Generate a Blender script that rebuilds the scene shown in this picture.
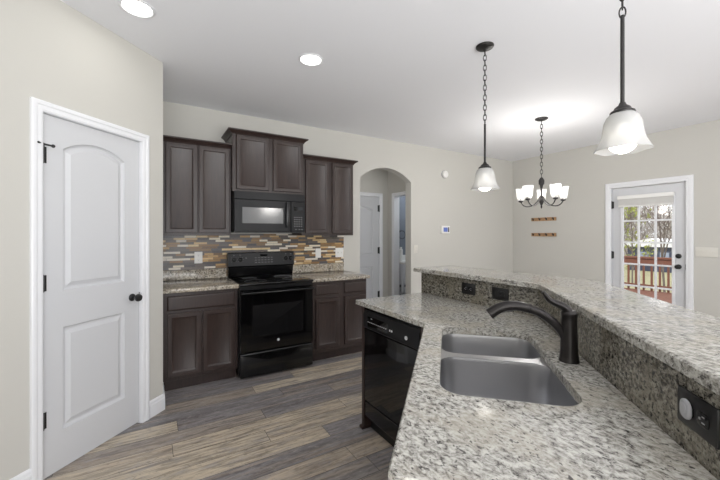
import bpy, bmesh, math, random
from math import pi, sin, cos, radians as R
from mathutils import Vector, Matrix

# ------------------------------------------------------------------ clear
for o in list(bpy.data.objects):
    bpy.data.objects.remove(o)
S = bpy.context.scene
COL = S.collection

# ------------------------------------------------------------------ camera
cd = bpy.data.cameras.new('camera')
cam = bpy.data.objects.new('camera', cd)
COL.objects.link(cam)
cam.location = (0, 0, 1.37)
cam.rotation_euler = (R(90), 0, R(-31.06))
cd.sensor_width = 36
cd.lens = 347.63 / 720 * 36
cd.shift_y = -5.19 / 720
cd.clip_start = 0.02
S.camera = cam

# ------------------------------------------------------------------ world, sun, fill light, exposure
W = bpy.data.worlds.new('world')
S.world = W
W.use_nodes = True
bgn = W.node_tree.nodes['Background']
bgn.inputs[0].default_value = (0.93, 0.96, 1.0, 1)
bgn.inputs[1].default_value = 1.35

def lamp(name, kind, loc, energy, rot=(0, 0, 0), color=(1, 1, 1), size=None, size_y=None, radius=None, parent=None):
    l = bpy.data.lights.new(name, kind)
    l.energy = energy
    l.color = color
    if kind == 'AREA':
        l.shape = 'RECTANGLE' if size_y else 'DISK'
        l.size = size
        if size_y:
            l.size_y = size_y
    if radius is not None:
        if kind == 'SUN':
            l.angle = radius
        else:
            l.shadow_soft_size = radius
    o = bpy.data.objects.new(name, l)
    COL.objects.link(o)
    o.location = loc
    o.rotation_euler = rot
    if parent:
        o.parent = parent
    return o

lamp('sun', 'SUN', (0, 0, 10), 2.2, (R(42), 0, R(-75)), (1, 0.97, 0.92), radius=R(1))
# added fill: area light tilted up behind the camera, in place of window daylight
lamp('rear_fill', 'AREA', (0.5, -2.5, 0.9), 225, (R(158), 0, 0), (0.98, 0.99, 1.0), 4.2, 1.6)
lamp('bathroom_light', 'POINT', (4.3, 4.6, 2.3), 13, color=(0.88, 0.94, 1.0), radius=0.15)
lamp('hall_light', 'POINT', (2.2, 4.6, 2.5), 4.5, color=(1, 0.97, 0.92), radius=0.15)

S.view_settings.view_transform = 'Standard'
S.view_settings.look = 'None'
S.view_settings.gamma = 1
S.view_settings.use_curve_mapping = False
S.view_settings.exposure = 0.11
CAN_W, CHAN_W, FAN_W = 1.0, 13, 42

# ------------------------------------------------------------------ materials
def srgb(c):
    return tuple((v / 255 / 12.92) if v / 255 <= 0.04045 else ((v / 255 + 0.055) / 1.055) ** 2.4 for v in c) + (1,)

class Mat:
    def __init__(s, name):
        s.m = bpy.data.materials.new(name)
        s.m.use_nodes = True
        s.t = s.m.node_tree
        s.b = s.t.nodes['Principled BSDF']
    def n(s, kind, **kw):
        nd = s.t.nodes.new(kind)
        for k, v in kw.items():
            if k.startswith('i_'):
                nd.inputs[k[2:].replace('_', ' ')].default_value = v
            else:
                setattr(nd, k, v)
        return nd
    def l(s, a, b):
        s.t.links.new(a, b)
    def set(s, **kw):
        for k, v in kw.items():
            s.b.inputs[k.replace('_', ' ')].default_value = v
    def coords(s, scale=(1, 1, 1), rot=(0, 0, 0)):
        # geometry position so every piece of a slab shares one continuous pattern
        g = s.n('ShaderNodeNewGeometry')
        mp = s.n('ShaderNodeMapping')
        mp.inputs['Scale'].default_value = scale
        mp.inputs['Rotation'].default_value = rot
        s.l(g.outputs['Position'], mp.inputs['Vector'])
        return mp.outputs['Vector']
    def noise(s, vec, scale, detail=4, rough=0.55, dist=0):
        nd = s.n('ShaderNodeTexNoise')
        nd.inputs['Scale'].default_value = scale
        nd.inputs['Detail'].default_value = detail
        nd.inputs['Roughness'].default_value = rough
        nd.inputs['Distortion'].default_value = dist
        s.l(vec, nd.inputs['Vector'])
        return nd.outputs['Fac']
    def ramp(s, fac, stops, interp='LINEAR'):
        r = s.n('ShaderNodeValToRGB')
        r.color_ramp.interpolation = interp
        e = r.color_ramp.elements
        while len(e) < len(stops):
            e.new(0.5)
        for i, (p, c) in enumerate(stops):
            e[i].position = p
            e[i].color = c if len(c) == 4 else tuple(c) + (1,)
        s.l(fac, r.inputs['Fac'])
        return r.outputs['Color']
    def mix(s, fac, a, b, mode='MIX'):
        m = s.n('ShaderNodeMix', data_type='RGBA', blend_type=mode)
        for sock, v in ((m.inputs[0], fac), (m.inputs[6], a), (m.inputs[7], b)):
            if hasattr(v, 'links'):
                s.l(v, sock)
            else:
                sock.default_value = v
        return m.outputs[2]
    def bump(s, h, strength=0.2, dist=0.01):
        b = s.n('ShaderNodeBump')
        b.inputs['Strength'].default_value = strength
        b.inputs['Distance'].default_value = dist
        s.l(h, b.inputs['Height'])
        s.l(b.outputs['Normal'], s.b.inputs['Normal'])

def plain(name, c, rough=0.5, metal=0.0, spec=0.5, var=0.0, emit=None):
    m = Mat(name)
    col = srgb(c)
    m.set(Base_Color=col, Roughness=rough, Metallic=metal)
    m.b.inputs['Specular IOR Level'].default_value = spec
    if var:
        f = m.noise(m.coords(), 35, 3)
        lo = tuple(v * (1 - var) for v in col[:3]) + (1,)
        hi = tuple(min(1, v * (1 + var)) for v in col[:3]) + (1,)
        m.l(m.ramp(f, [(0.3, lo), (0.7, hi)]), m.b.inputs['Base Color'])
    if emit:
        m.b.inputs['Emission Color'].default_value = srgb(emit[0])
        m.b.inputs['Emission Strength'].default_value = emit[1]
    return m.m

def wall_mat(name, c):
    m = Mat(name)
    m.set(Base_Color=srgb(c), Roughness=0.75)
    m.b.inputs['Specular IOR Level'].default_value = 0.25
    m.bump(m.noise(m.coords(), 180, 2), 0.06, 0.002)
    return m.m

WALL = wall_mat('cream_wall_paint', (200, 198, 192))
CEIL = wall_mat('white_ceiling_paint', (242, 243, 247))
BATHWALL = wall_mat('blue_grey_wall_paint', (122, 128, 138))
IVORY = plain('ivory_plastic', (216, 213, 205), 0.45)
TRIM = plain('white_trim_paint', (232, 233, 236), 0.35)
DOORW = plain('white_door_paint', (206, 207, 210), 0.4)
BLACK_GLOSS = plain('black_appliance_enamel', (12, 12, 13), 0.12)
BLACK_GLASS = plain('black_oven_glass', (8, 8, 9), 0.06)
OVEN_WINDOW = plain('dark_oven_window_glass', (20, 20, 21), 0.1)
BLACK_SATIN = plain('black_satin_plastic', (17, 17, 18), 0.3)
CHARCOAL = plain('charcoal_control_panel', (27, 27, 29), 0.3, spec=0.2)
BRONZE = plain('oil_rubbed_bronze', (44, 41, 40), 0.32, 0.6)
DARK_METAL = plain('dark_bronze_metal', (50, 48, 48), 0.4, 0.5)
BLACK_HARD = plain('matte_black_hardware', (22, 22, 23), 0.35)
WHITE_MARK = plain('white_print', (215, 215, 218), 0.5)
GREY_MARK = plain('grey_print', (140, 140, 142), 0.5)
OFFWHITE = plain('off_white_plastic', (236, 235, 232), 0.4)
SCREEN = plain('blue_lcd_screen', (92, 108, 170), 0.2, emit=((92, 108, 170), 0.25))
WOOD_RACK = plain('weathered_brown_wood', (172, 136, 100), 0.6, var=0.15)
BULB = plain('lit_bulb', (255, 252, 246), 0.4, emit=((255, 250, 240), 4.0))
LENS = plain('lit_downlight_lens', (255, 255, 255), 0.4, emit=((255, 253, 248), 4.0))
CHROME = plain('chrome', (200, 200, 204), 0.15, 1.0)
VANITY = plain('white_vanity_paint', (228, 232, 238), 0.4)
PLUGGREY = plain('pale_grey_plastic', (165, 165, 168), 0.4)

def steel_mat():
    m = Mat('satin_stainless_steel')
    m.set(Base_Color=srgb((186, 186, 188)), Metallic=1.0, Roughness=0.33)
    m.b.inputs['Anisotropic'].default_value = 0.4
    f = m.noise(m.coords((1, 1, 1)), 900, 2)
    m.bump(f, 0.02, 0.0005)
    return m.m
STEEL = steel_mat()

def cab_mat():
    m = Mat('espresso_stained_wood')
    f = m.noise(m.coords((14, 14, 1.2)), 5, 5, 0.6, 0.4)
    m.l(m.ramp(f, [(0.25, srgb((40, 30, 27))), (0.75, srgb((60, 45, 41)))]), m.b.inputs['Base Color'])
    m.set(Roughness=0.37)
    m.b.inputs['Specular IOR Level'].default_value = 0.55
    return m.m
CAB = cab_mat()

def granite(name, light, mid, dark, warm, shift=0.0, flow=0.62, size=1.0):
    m = Mat(name)
    v = m.coords()
    vs = m.coords((size, flow * size, size), (0, 0, R(20)))
    big = m.noise(v, 7, 3, 0.55)
    med = m.noise(vs, 78, 6, 0.72, 0.4)
    spots = m.noise(vs, 105, 4, 0.6, 0.4)
    c = m.ramp(med, [(0.34 + shift, dark), (0.42 + shift, mid), (0.50 + shift, tuple((x + y) / 2 for x, y in zip(light, mid))), (0.58 + shift, light)])
    c = m.mix(m.ramp(big, [(0.45, (0, 0, 0)), (0.62, (0.6, 0.6, 0.6))]), c, warm)
    c2 = m.mix(m.ramp(spots, [(0.345 + shift, (0.9, 0.9, 0.9)), (0.40 + shift, (0, 0, 0))]), c, dark)
    m.l(c2, m.b.inputs['Base Color'])
    m.set(Roughness=0.09)
    return m.m
GRANITE = granite('pale_speckled_granite', srgb((198, 196, 189)), srgb((136, 133, 127)), srgb((58, 55, 53)), srgb((172, 166, 153)), 0.01)
GRANITE_SHADED = granite('shaded_speckled_granite', srgb((158, 154, 143)), srgb((104, 100, 91)), srgb((38, 35, 32)), srgb((122, 116, 102)), 0.045)  # same granite as the island counter, with its shade put into the colours
GRANITE_WARM = granite('beige_speckled_granite', srgb((206, 199, 186)), srgb((134, 125, 113)), srgb((52, 47, 43)), srgb((180, 167, 146)), 0.015, 1.0, 0.62)

def stagger(m, vec, row_h, shift, stretch=0.0):
    """slide (and stretch) every row of a brick pattern by its own random amount"""
    sp = m.n('ShaderNodeSeparateXYZ')
    m.l(vec, sp.inputs[0])
    def mth(op, a, b=None):
        n = m.n('ShaderNodeMath', operation=op)
        for i, v in enumerate((a, b)):
            if v is None:
                continue
            if hasattr(v, 'links'):
                m.l(v, n.inputs[i])
            else:
                n.inputs[i].default_value = v
        return n.outputs[0]
    row = mth('FLOOR', mth('DIVIDE', sp.outputs['Y'], row_h))
    wn = m.n('ShaderNodeTexWhiteNoise', noise_dimensions='1D')
    m.l(row, wn.inputs['W'])
    x = sp.outputs['X']
    if stretch:
        w2 = m.n('ShaderNodeTexWhiteNoise', noise_dimensions='1D')
        m.l(mth('ADD', row, 37.5), w2.inputs['W'])
        x = mth('MULTIPLY', x, mth('ADD', mth('MULTIPLY', w2.outputs['Value'], stretch), 1 - stretch / 2))
    x = mth('ADD', x, mth('MULTIPLY', wn.outputs['Value'], shift))
    cb = m.n('ShaderNodeCombineXYZ')
    m.l(x, cb.inputs['X'])
    m.l(sp.outputs['Y'], cb.inputs['Y'])
    return cb.outputs[0]

def floor_mat():
    m = Mat('rustic_vinyl_planks')
    off = m.n('ShaderNodeVectorMath', operation='ADD')
    off.inputs[1].default_value = (24.4, 15.2, 0)      # keep the plank grid on positive coordinates
    m.l(m.coords(), off.inputs[0])
    v = stagger(m, off.outputs[0], 0.152, 1.22)
    br = m.n('ShaderNodeTexBrick', offset=0.0)
    br.inputs['Color1'].default_value = (0, 0, 0, 1)
    br.inputs['Color2'].default_value = (1, 1, 1, 1)
    br.inputs['Mortar'].default_value = (0.5, 0.5, 0.5, 1)
    br.inputs['Scale'].default_value = 1
    br.inputs['Mortar Size'].default_value = 0.0014
    br.inputs['Brick Width'].default_value = 1.22
    br.inputs['Row Height'].default_value = 0.152
    m.l(v, br.inputs['Vector'])
    tone = m.ramp(br.outputs['Color'], [(0.0, srgb((140, 137, 139))), (0.16, srgb((206, 192, 170))), (0.26, srgb((156, 150, 147))), (0.38, srgb((134, 131, 133))),
                                        (0.50, srgb((216, 203, 182))), (0.60, srgb((168, 157, 146))), (0.72, srgb((146, 142, 144))), (0.86, srgb((196, 181, 162))), (0.94, srgb((128, 125, 127)))], 'CONSTANT')
    # each plank shifts its own grain
    sep = m.n('ShaderNodeVectorMath', operation='MULTIPLY_ADD')
    m.l(br.outputs['Color'], sep.inputs[0])
    sep.inputs[1].default_value = (7, 13, 0)
    m.l(v, sep.inputs[2])
    mp = m.n('ShaderNodeMapping')
    mp.inputs['Scale'].default_value = (0.8, 9, 1)
    m.l(sep.outputs[0], mp.inputs['Vector'])
    g1 = m.noise(mp.outputs['Vector'], 4.0, 8, 0.72, 0.6)
    mp2 = m.n('ShaderNodeMapping')
    mp2.inputs['Scale'].default_value = (2.5, 8, 1)
    m.l(sep.outputs[0], mp2.inputs['Vector'])
    g2 = m.noise(mp2.outputs['Vector'], 2.2, 6, 0.7, 0.8)
    # worn, sawn-looking grain: streaks, pale chalky wear and cross-cut scuffs
    mp3 = m.n('ShaderNodeMapping')
    mp3.inputs['Scale'].default_value = (6, 14, 1)
    m.l(sep.outputs[0], mp3.inputs['Vector'])
    g3 = m.noise(mp3.outputs['Vector'], 3.0, 7, 0.75, 0.3)
    mp4 = m.n('ShaderNodeMapping')
    mp4.inputs['Scale'].default_value = (0.55, 9, 1)
    m.l(sep.outputs[0], mp4.inputs['Vector'])
    g4 = m.noise(mp4.outputs['Vector'], 1.6, 4, 0.6, 0.4)
    tone = m.mix(m.ramp(g4, [(0.52, (0, 0, 0)), (0.62, (0.5, 0.5, 0.5))]), tone, srgb((182, 164, 144)))
    tone = m.mix(m.ramp(g4, [(0.36, (0.4, 0.4, 0.4)), (0.46, (0, 0, 0))]), tone, srgb((112, 109, 113)))
    c = m.mix(m.ramp(g1, [(0.38, (0.7, 0.7, 0.7)), (0.56, (0, 0, 0))]), tone, srgb((92, 84, 80)))
    c = m.mix(m.ramp(g2, [(0.50, (0, 0, 0)), (0.66, (0.55, 0.55, 0.55))]), c, srgb((158, 154, 156)))
    c = m.mix(m.ramp(g3, [(0.54, (0, 0, 0)), (0.68, (0.4, 0.4, 0.4))]), c, srgb((206, 198, 188)))
    c = m.mix(m.ramp(g3, [(0.34, (0.5, 0.5, 0.5)), (0.44, (0, 0, 0))]), c, srgb((70, 66, 65)))
    c = m.mix(br.outputs['Fac'], c, srgb((52, 48, 46)))
    m.l(c, m.b.inputs['Base Color'])
    m.set(Roughness=0.37)
    m.bump(g1, 0.08, 0.003)
    return m.m
FLOOR = floor_mat()

def tile_mat():
    m = Mat('linear_stone_and_glass_mosaic')
    g = m.n('ShaderNodeNewGeometry')
    sep = m.n('ShaderNodeSeparateXYZ')
    m.l(g.outputs['Position'], sep.inputs[0])
    cb = m.n('ShaderNodeCombineXYZ')
    m.l(sep.outputs['X'], cb.inputs['X'])
    m.l(sep.outputs['Z'], cb.inputs['Y'])
    br = m.n('ShaderNodeTexBrick', offset=0.0)
    br.inputs['Color1'].default_value = (0, 0, 0, 1)
    br.inputs['Color2'].default_value = (1, 1, 1, 1)
    br.inputs['Mortar'].default_value = (0.35, 0.35, 0.35, 1)
    br.inputs['Scale'].default_value = 1
    br.inputs['Mortar Size'].default_value = 0.0011
    br.inputs['Brick Width'].default_value = 0.125
    br.inputs['Row Height'].default_value = 0.0235
    m.l(stagger(m, cb.outputs[0], 0.0235, 0.5, 0.9), br.inputs['Vector'])
    cols = [(92, 86, 80), (214, 190, 142), (108, 98, 92), (166, 130, 82), (84, 80, 82), (232, 224, 208), (118, 108, 104), (150, 116, 74),
            (222, 202, 160), (96, 94, 98), (146, 118, 86), (112, 104, 100), (226, 220, 210), (124, 96, 68), (98, 92, 90), (196, 164, 112)]
    st = [(i / len(cols), srgb(c)) for i, c in enumerate(cols)]
    # brick tint is a narrow random value: spread it over the palette
    mr = m.n('ShaderNodeMath', operation='MULTIPLY')
    mr.inputs[1].default_value = 1.0
    m.l(br.outputs['Color'], mr.inputs[0])
    c = m.ramp(mr.outputs[0], st, 'CONSTANT')
    f = m.noise(m.coords((1, 1, 3)), 40, 4)
    c = m.mix(0.35, c, m.ramp(f, [(0.3, srgb((70, 66, 62))), (0.7, srgb((190, 180, 166)))]), 'OVERLAY')
    c = m.mix(br.outputs['Fac'], c, srgb((92, 88, 84)))
    m.l(c, m.b.inputs['Base Color'])
    m.set(Roughness=0.3)
    inv = m.n('ShaderNodeMath', operation='SUBTRACT')
    inv.inputs[0].default_value = 1
    m.l(br.outputs['Fac'], inv.inputs[1])
    m.bump(inv.outputs[0], 0.4, 0.002)
    return m.m
TILE = tile_mat()

def glass_pane_mat():
    m = Mat('clear_window_glass')
    t = m.t
    t.nodes.remove(m.b)
    tr = t.nodes.new('ShaderNodeBsdfTransparent')
    gl = t.nodes.new('ShaderNodeBsdfGlossy')
    gl.inputs['Roughness'].default_value = 0.02
    mx = t.nodes.new('ShaderNodeMixShader')
    mx.inputs[0].default_value = 0.05
    t.links.new(tr.outputs[0], mx.inputs[1])
    t.links.new(gl.outputs[0], mx.inputs[2])
    t.links.new(mx.outputs[0], t.nodes['Material Output'].inputs[0])
    return m.m
PANE = glass_pane_mat()

def shade_mat():
    m = Mat('frosted_white_shade_glass')
    t = m.t
    t.nodes.remove(m.b)
    tl = t.nodes.new('ShaderNodeBsdfTranslucent')
    tl.inputs['Color'].default_value = (0.56, 0.56, 0.55, 1)
    df = t.nodes.new('ShaderNodeBsdfDiffuse')
    df.inputs['Color'].default_value = (0.56, 0.56, 0.56, 1)
    gl = t.nodes.new('ShaderNodeBsdfGlossy')
    gl.inputs['Roughness'].default_value = 0.15
    tp = t.nodes.new('ShaderNodeBsdfTransparent')
    def mx(f, a, b):
        x = t.nodes.new('ShaderNodeMixShader')
        x.inputs[0].default_value = f
        t.links.new(a.outputs[0], x.inputs[1])
        t.links.new(b.outputs[0], x.inputs[2])
        return x
    a = mx(0.6, tl, df)
    b = mx(0.06, a, gl)
    c = mx(0.22, b, tp)
    t.links.new(c.outputs[0], t.nodes['Material Output'].inputs[0])
    return m.m
SHADE = shade_mat()

# ------------------------------------------------------------------ mesh helpers
def box(bm, x0, x1, y0, y1, z0, z1, bev=0.0, seg=2):
    vs = [bm.verts.new((x, y, z)) for x in (x0, x1) for y in (y0, y1) for z in (z0, z1)]
    f = [(0, 1, 3, 2), (4, 6, 7, 5), (0, 4, 5, 1), (2, 3, 7, 6), (0, 2, 6, 4), (1, 5, 7, 3)]
    fs = [bm.faces.new([vs[i] for i in q]) for q in f]
    if bev:
        es = list({e for q in fs for e in q.edges})
        bmesh.ops.bevel(bm, geom=es, offset=bev, segments=seg, affect='EDGES', profile=0.5)

def print_box(bm, *a):
    """printed mark: a hair-thin raised box in the mesh's second material"""
    old = set(bm.faces)
    box(bm, *a)
    for f in bm.faces:
        if f not in old:
            f.material_index = 1

def loft(bm, loops, closed=True, cap0=True, cap1=True, cyc=False):
    L = [[bm.verts.new(p) for p in lp] for lp in loops]
    n = len(L[0])
    pairs = list(zip(L, L[1:])) + ([(L[-1], L[0])] if cyc else [])
    for a, b in pairs:
        for i in range(n if closed else n - 1):
            j = (i + 1) % n
            bm.faces.new((a[i], a[j], b[j], b[i]))
    if not cyc:
        if cap0:
            bm.faces.new(L[0][::-1])
        if cap1:
            bm.faces.new(L[-1])

def lathe(bm, prof, c=(0, 0, 0), n=24, mat=None, cap0=True, cap1=True):
    """profile of (r, z) turned about z through c; mat turns the z axis elsewhere"""
    c = Vector(c)
    lps = []
    for r, z in prof:
        r = max(r, 1e-4)
        lp = []
        for i in range(n):
            p = Vector((r * cos(2 * pi * i / n), r * sin(2 * pi * i / n), z))
            if mat:
                p = mat @ p
            lp.append(p + c)
        lps.append(lp)
    loft(bm, lps, True, cap0, cap1)

def ball(bm, c, r, n=16, sz=1.0):
    k = max(6, n // 2)
    lathe(bm, [(r * sin(pi * i / k), -r * sz * cos(pi * i / k)) for i in range(k + 1)], c, n)

def tube(bm, pts, r, n=8, closed=False, flat=1.0):
    pts = [Vector(p) for p in pts]
    N = len(pts)
    rr = r if isinstance(r, (list, tuple)) else [r] * N
    lps = []
    up = None
    for i, p in enumerate(pts):
        if closed:
            t = pts[(i + 1) % N] - pts[i - 1]
        else:
            t = pts[min(i + 1, N - 1)] - pts[max(i - 1, 0)]
        t.normalize()
        if up is None:
            up = Vector((0, 0, 1)) if abs(t.z) < 0.9 else Vector((1, 0, 0))
        a = (up - t * up.dot(t)).normalized()
        b = t.cross(a)
        up = a
        lps.append([p + (a * cos(2 * pi * k / n) * flat + b * sin(2 * pi * k / n)) * rr[i] for k in range(n)])
    loft(bm, lps, True, not closed, not closed, closed)

def prism(bm, poly, a0, a1, axis='z'):
    """poly of 2-D points extruded along an axis: z -> (x,y), y -> (x,z), x -> (y,z)"""
    f = {'z': lambda p, a: (p[0], p[1], a), 'y': lambda p, a: (p[0], a, p[1]), 'x': lambda p, a: (a, p[0], p[1])}[axis]
    loft(bm, [[f(p, a0) for p in poly], [f(p, a1) for p in poly]])

def holed_slab(bm, outer, holes, z0, z1, edge=0.0):
    """flat slab with holes; a small chamfer runs round the upper outer edge"""
    def ring(poly, z):
        vs = [bm.verts.new((p[0], p[1], z)) for p in poly]
        return vs, [bm.edges.new((vs[i], vs[(i + 1) % len(vs)])) for i in range(len(vs))]
    def side(a, b):
        for i in range(len(a)):
            j = (i + 1) % len(a)
            bm.faces.new((a[i], a[j], b[j], b[i]))
    top_o = inset(outer, edge) if edge else outer
    tv, te = ring(top_o, z1)
    bv, be = ring(outer, z0)
    hs = []
    for h in holes:
        hv, he = ring(h, z1)
        gv, ge = ring(h, z0)
        te += he
        be += ge
        hs.append((hv, gv))
    bmesh.ops.triangle_fill(bm, use_beauty=True, edges=te, normal=(0, 0, 1))
    bmesh.ops.triangle_fill(bm, use_beauty=True, edges=be, normal=(0, 0, -1))
    if edge:
        mv = [bm.verts.new((p[0], p[1], z1 - edge)) for p in outer]
        side(tv, mv)
        side(mv, bv)
    else:
        side(tv, bv)
    for hv, gv in hs:
        side(hv, gv)

def inset(poly, d):
    """offset a CCW polygon inwards"""
    n = len(poly)
    out = []
    for i in range(n):
        a, b, c = Vector(poly[i - 1]), Vector(poly[i]), Vector(poly[(i + 1) % n])
        e1, e2 = (b - a).normalized(), (c - b).normalized()
        n1, n2 = Vector((-e1.y, e1.x)), Vector((-e2.y, e2.x))
        m = n1 + n2
        m = m / max(0.3, 1 + n1.dot(n2))
        out.append((b.x + m.x * d, b.y + m.y * d))
    return out

def rrect(x0, x1, y0, y1, r, seg=6):
    p = []
    for cx, cy, a in ((x1 - r, y0 + r, -90), (x1 - r, y1 - r, 0), (x0 + r, y1 - r, 90), (x0 + r, y0 + r, 180)):
        for i in range(seg + 1):
            t = R(a + 90 * i / seg)
            p.append((cx + r * cos(t), cy + r * sin(t)))
    return p

def rect(x0, x1, y0, y1):
    return [(x0, y0), (x1, y0), (x1, y1), (x0, y1)]

def rings(bm, outline, steps, f, back=None):
    """concentric copies of an outline; steps = (inset, depth); f maps (a, b, depth) to space"""
    lps = [[f(a, b, d) for a, b in (inset(outline, i) if i else outline)] for i, d in steps]
    loft(bm, lps, True, back is not None, True)

def recess_door(bm, x0, x1, z0, z1, f, th=0.02, stile=0.034, deep=0.011):
    rings(bm, rect(x0, x1, z0, z1), [(0, th), (0, 0.004), (0.004, 0), (stile, 0), (stile + 0.003, 0.001), (stile + 0.013, deep - 0.001), (stile + 0.015, deep)], f, True)

def drawer_front(bm, x0, x1, z0, z1, f, th=0.02):
    rings(bm, rect(x0, x1, z0, z1), [(0, th), (0, 0.007), (0.004, 0.004), (0.012, 0.0), (0.014, 0)], f, True)

XF = {}
def finish(name, bm, m, smooth=True, print_mat=None):
    bmesh.ops.recalc_face_normals(bm, faces=bm.faces)
    me = bpy.data.meshes.new(name)
    bm.to_mesh(me)
    bm.free()
    if smooth:
        for p in me.polygons:
            p.use_smooth = True
        me.set_sharp_from_angle(angle=R(32))
    me.materials.append(m)
    if print_mat:
        me.materials.append(print_mat)
    o = bpy.data.objects.new(name, me)
    COL.objects.link(o)
    return o

def tag(o, label, cat, group=None, kind=None):
    if label:
        o['label'] = label
    if cat:
        o['category'] = cat
    if group:
        o['group'] = group
    if kind:
        o['kind'] = kind
    return o

def thing(name, label, cat, loc=(0, 0, 0), rz=0.0, group=None, kind=None):
    o = bpy.data.objects.new(name, None)
    o.empty_display_size = 0.1
    COL.objects.link(o)
    o.location = loc
    o.rotation_euler = (0, 0, rz)
    XF[o] = Matrix.Translation(loc) @ Matrix.Rotation(rz, 4, 'Z')
    return tag(o, label, cat, group, kind)

def part(name, bm, m, parent, label=None, local=False, smooth=True, print_mat=None):
    """a part given in world coordinates (local=True: in its thing's own frame)"""
    if not local:
        bm.transform(XF[parent].inverted())
    o = finish(name, bm, m, smooth, print_mat)
    o.parent = parent
    XF[o] = XF[parent]
    if label:
        o['label'] = label
    return o

def single(name, bm, m, label, cat, group=None, loc=(0, 0, 0), rz=0.0, kind=None, local=False, smooth=True):
    M = Matrix.Translation(loc) @ Matrix.Rotation(rz, 4, 'Z')
    if not local:
        bm.transform(M.inverted())
    o = finish(name, bm, m, smooth)
    o.location = loc
    o.rotation_euler = (0, 0, rz)
    XF[o] = M
    return tag(o, label, cat, group, kind)

def struct(name, bm, m, label=None, loc=(0, 0, 0), rz=0.0, local=False):
    return single(name, bm, m, label, 'room' if label else None, None, loc, rz, 'structure', local, False)

def NB():
    return bmesh.new()

def copy_tree(o, parent=None):
    c = o.copy()
    COL.objects.link(c)
    c.parent = parent
    for ch in list(o.children):
        copy_tree(ch, c)
    return c

# ------------------------------------------------------------------ the setting
CZ, BY, RX = 2.72, 4.03, 5.71          # ceiling height, range wall, dining wall
PX, PY = 0.083, 3.133                  # outer corner of the pantry
D45 = R(45)
C45 = 2 ** -0.5
PO = (0, 3.05, 0)                      # pantry wall frame: x along the wall, y into the pantry
LX = -1.55

b = NB(); box(b, LX - 0.1, RX + 0.1, -3.3, 5.4, -0.1, 0)
struct('floor', b, FLOOR, 'grey and tan rustic plank flooring across the kitchen')
b = NB(); box(b, LX - 0.1, RX + 0.1, -3.3, 5.4, CZ, CZ + 0.1)
struct('ceiling', b, CEIL, 'smooth white flat ceiling')

# range wall with its arched opening
AX0, AX1, AZ, AT = 2.427, 3.311, 2.145, 2.318
def arch_pts(x0, x1, zs, zt, n=20):
    h = zt - zs
    w = (x1 - x0) / 2
    r = (w * w + h * h) / (2 * h)
    a = math.asin(w / r)
    cx, cz = (x0 + x1) / 2, zt - r
    return [(cx + r * sin(-a + 2 * a * i / n), cz + r * cos(-a + 2 * a * i / n)) for i in range(n + 1)]
b = NB()
box(b, PX - 0.02, AX0, BY, BY + 0.13, 0, CZ)
box(b, AX1, RX + 0.1, BY, BY + 0.13, 0, CZ)
ap = arch_pts(AX0, AX1, AZ, AT)
for p, q in zip(ap, ap[1:]):
    prism(b, [p, q, (q[0], CZ), (p[0], CZ)], BY, BY + 0.13, 'y')
struct('wall_back', b, WALL, 'cream wall behind the range with an arched opening')

# dining wall with the patio door opening
DY0, DY1, DZ = 1.620, 2.427, 2.030
b = NB()
box(b, RX, RX + 0.12, DY1 + 0.02, BY + 0.1, 0, CZ)
box(b, RX, RX + 0.12, 0.7, DY0 - 0.02, 0, CZ)
box(b, RX, RX + 0.12, DY0 - 0.02, DY1 + 0.02, DZ + 0.02, CZ)
box(b, RX, RX + 0.12, -3.2, -2.3, 0, CZ)
box(b, RX, RX + 0.12, -2.3, 0.7, 0, 0.55)
box(b, RX, RX + 0.12, -2.3, 0.7, 2.4, CZ)
struct('wall_right', b, WALL, 'cream dining wall with the glazed patio door')

# pantry wall at 45 degrees with a door opening
PS0, PS1, PZ = -0.720, -0.086, 2.046
b = NB()
box(b, -2.2, PS0 - 0.012, 0, 0.11, 0, CZ)
prism(b, [(PS1 + 0.012, 0), (0.117, 0), (0.117 - 0.11, 0.11), (PS1 + 0.012, 0.11)], 0, CZ)
box(b, PS0 - 0.012, PS1 + 0.012, 0, 0.11, PZ + 0.012, CZ)
struct('wall_pantry', b, WALL, 'cream diagonal wall holding the white pantry door', PO, D45, True)
b = NB(); prism(b, [(PX, PY), (PX, BY), (PX - 0.11, BY), (PX - 0.11, PY + 0.004)], 0, CZ)
struct('wall_pantry_side', b, WALL, 'cream return wall beside the left cabinets')
px0 = -2.2 * C45
b = NB(); box(b, px0 - 0.1, px0, -3.2, 3.05 + px0, 0, CZ)
struct('wall_left', b, WALL)
b = NB()
box(b, LX - 0.1, RX + 0.1, -3.3, -3.2, 0, 0.1); box(b, LX - 0.1, RX + 0.1, -3.3, -3.2, 2.55, CZ)
box(b, LX - 0.1, -0.8, -3.3, -3.2, 0.1, 2.55); box(b, 4.6, RX + 0.1, -3.3, -3.2, 0.1, 2.55)
struct('wall_front', b, WALL)

# baseboards
def base_profile(h=0.125, t=0.015):
    return [(0, 0), (t, 0), (t, h * 0.72), (t * 0.75, h * 0.78), (t * 0.7, h * 0.9), (t * 0.35, h), (0, h)]
def baseboard(name, pts, outs, label=None):
    """pts: plan polyline at the wall face, outs: per point plan offset per unit thickness"""
    b = NB()
    loft(b, [[(p[0] + o[0] * t, p[1] + o[1] * t, z) for t, z in base_profile()] for p, o in zip(pts, outs)])
    struct(name, b, TRIM, label)
def along(s, y=0.0):
    return (PO[0] + s * C45 - y * C45, PO[1] + s * C45 + y * C45)
oc = (C45, -C45)
baseboard('baseboard_pantry_left', [along(-2.2), along(-0.776)], [oc, oc], 'white baseboard left of the pantry door')
baseboard('baseboard_pantry_right', [along(-0.019), (PX, PY), (PX, 3.40)], [oc, (1.0, -0.414), (1, 0)], 'white baseboard round the pantry corner')
baseboard('baseboard_back', [(AX1 + 0.001, BY), (RX, BY), (RX, DY1 + 0.09)], [(0, -1), (-1, -1), (-1, 0)])
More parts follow.
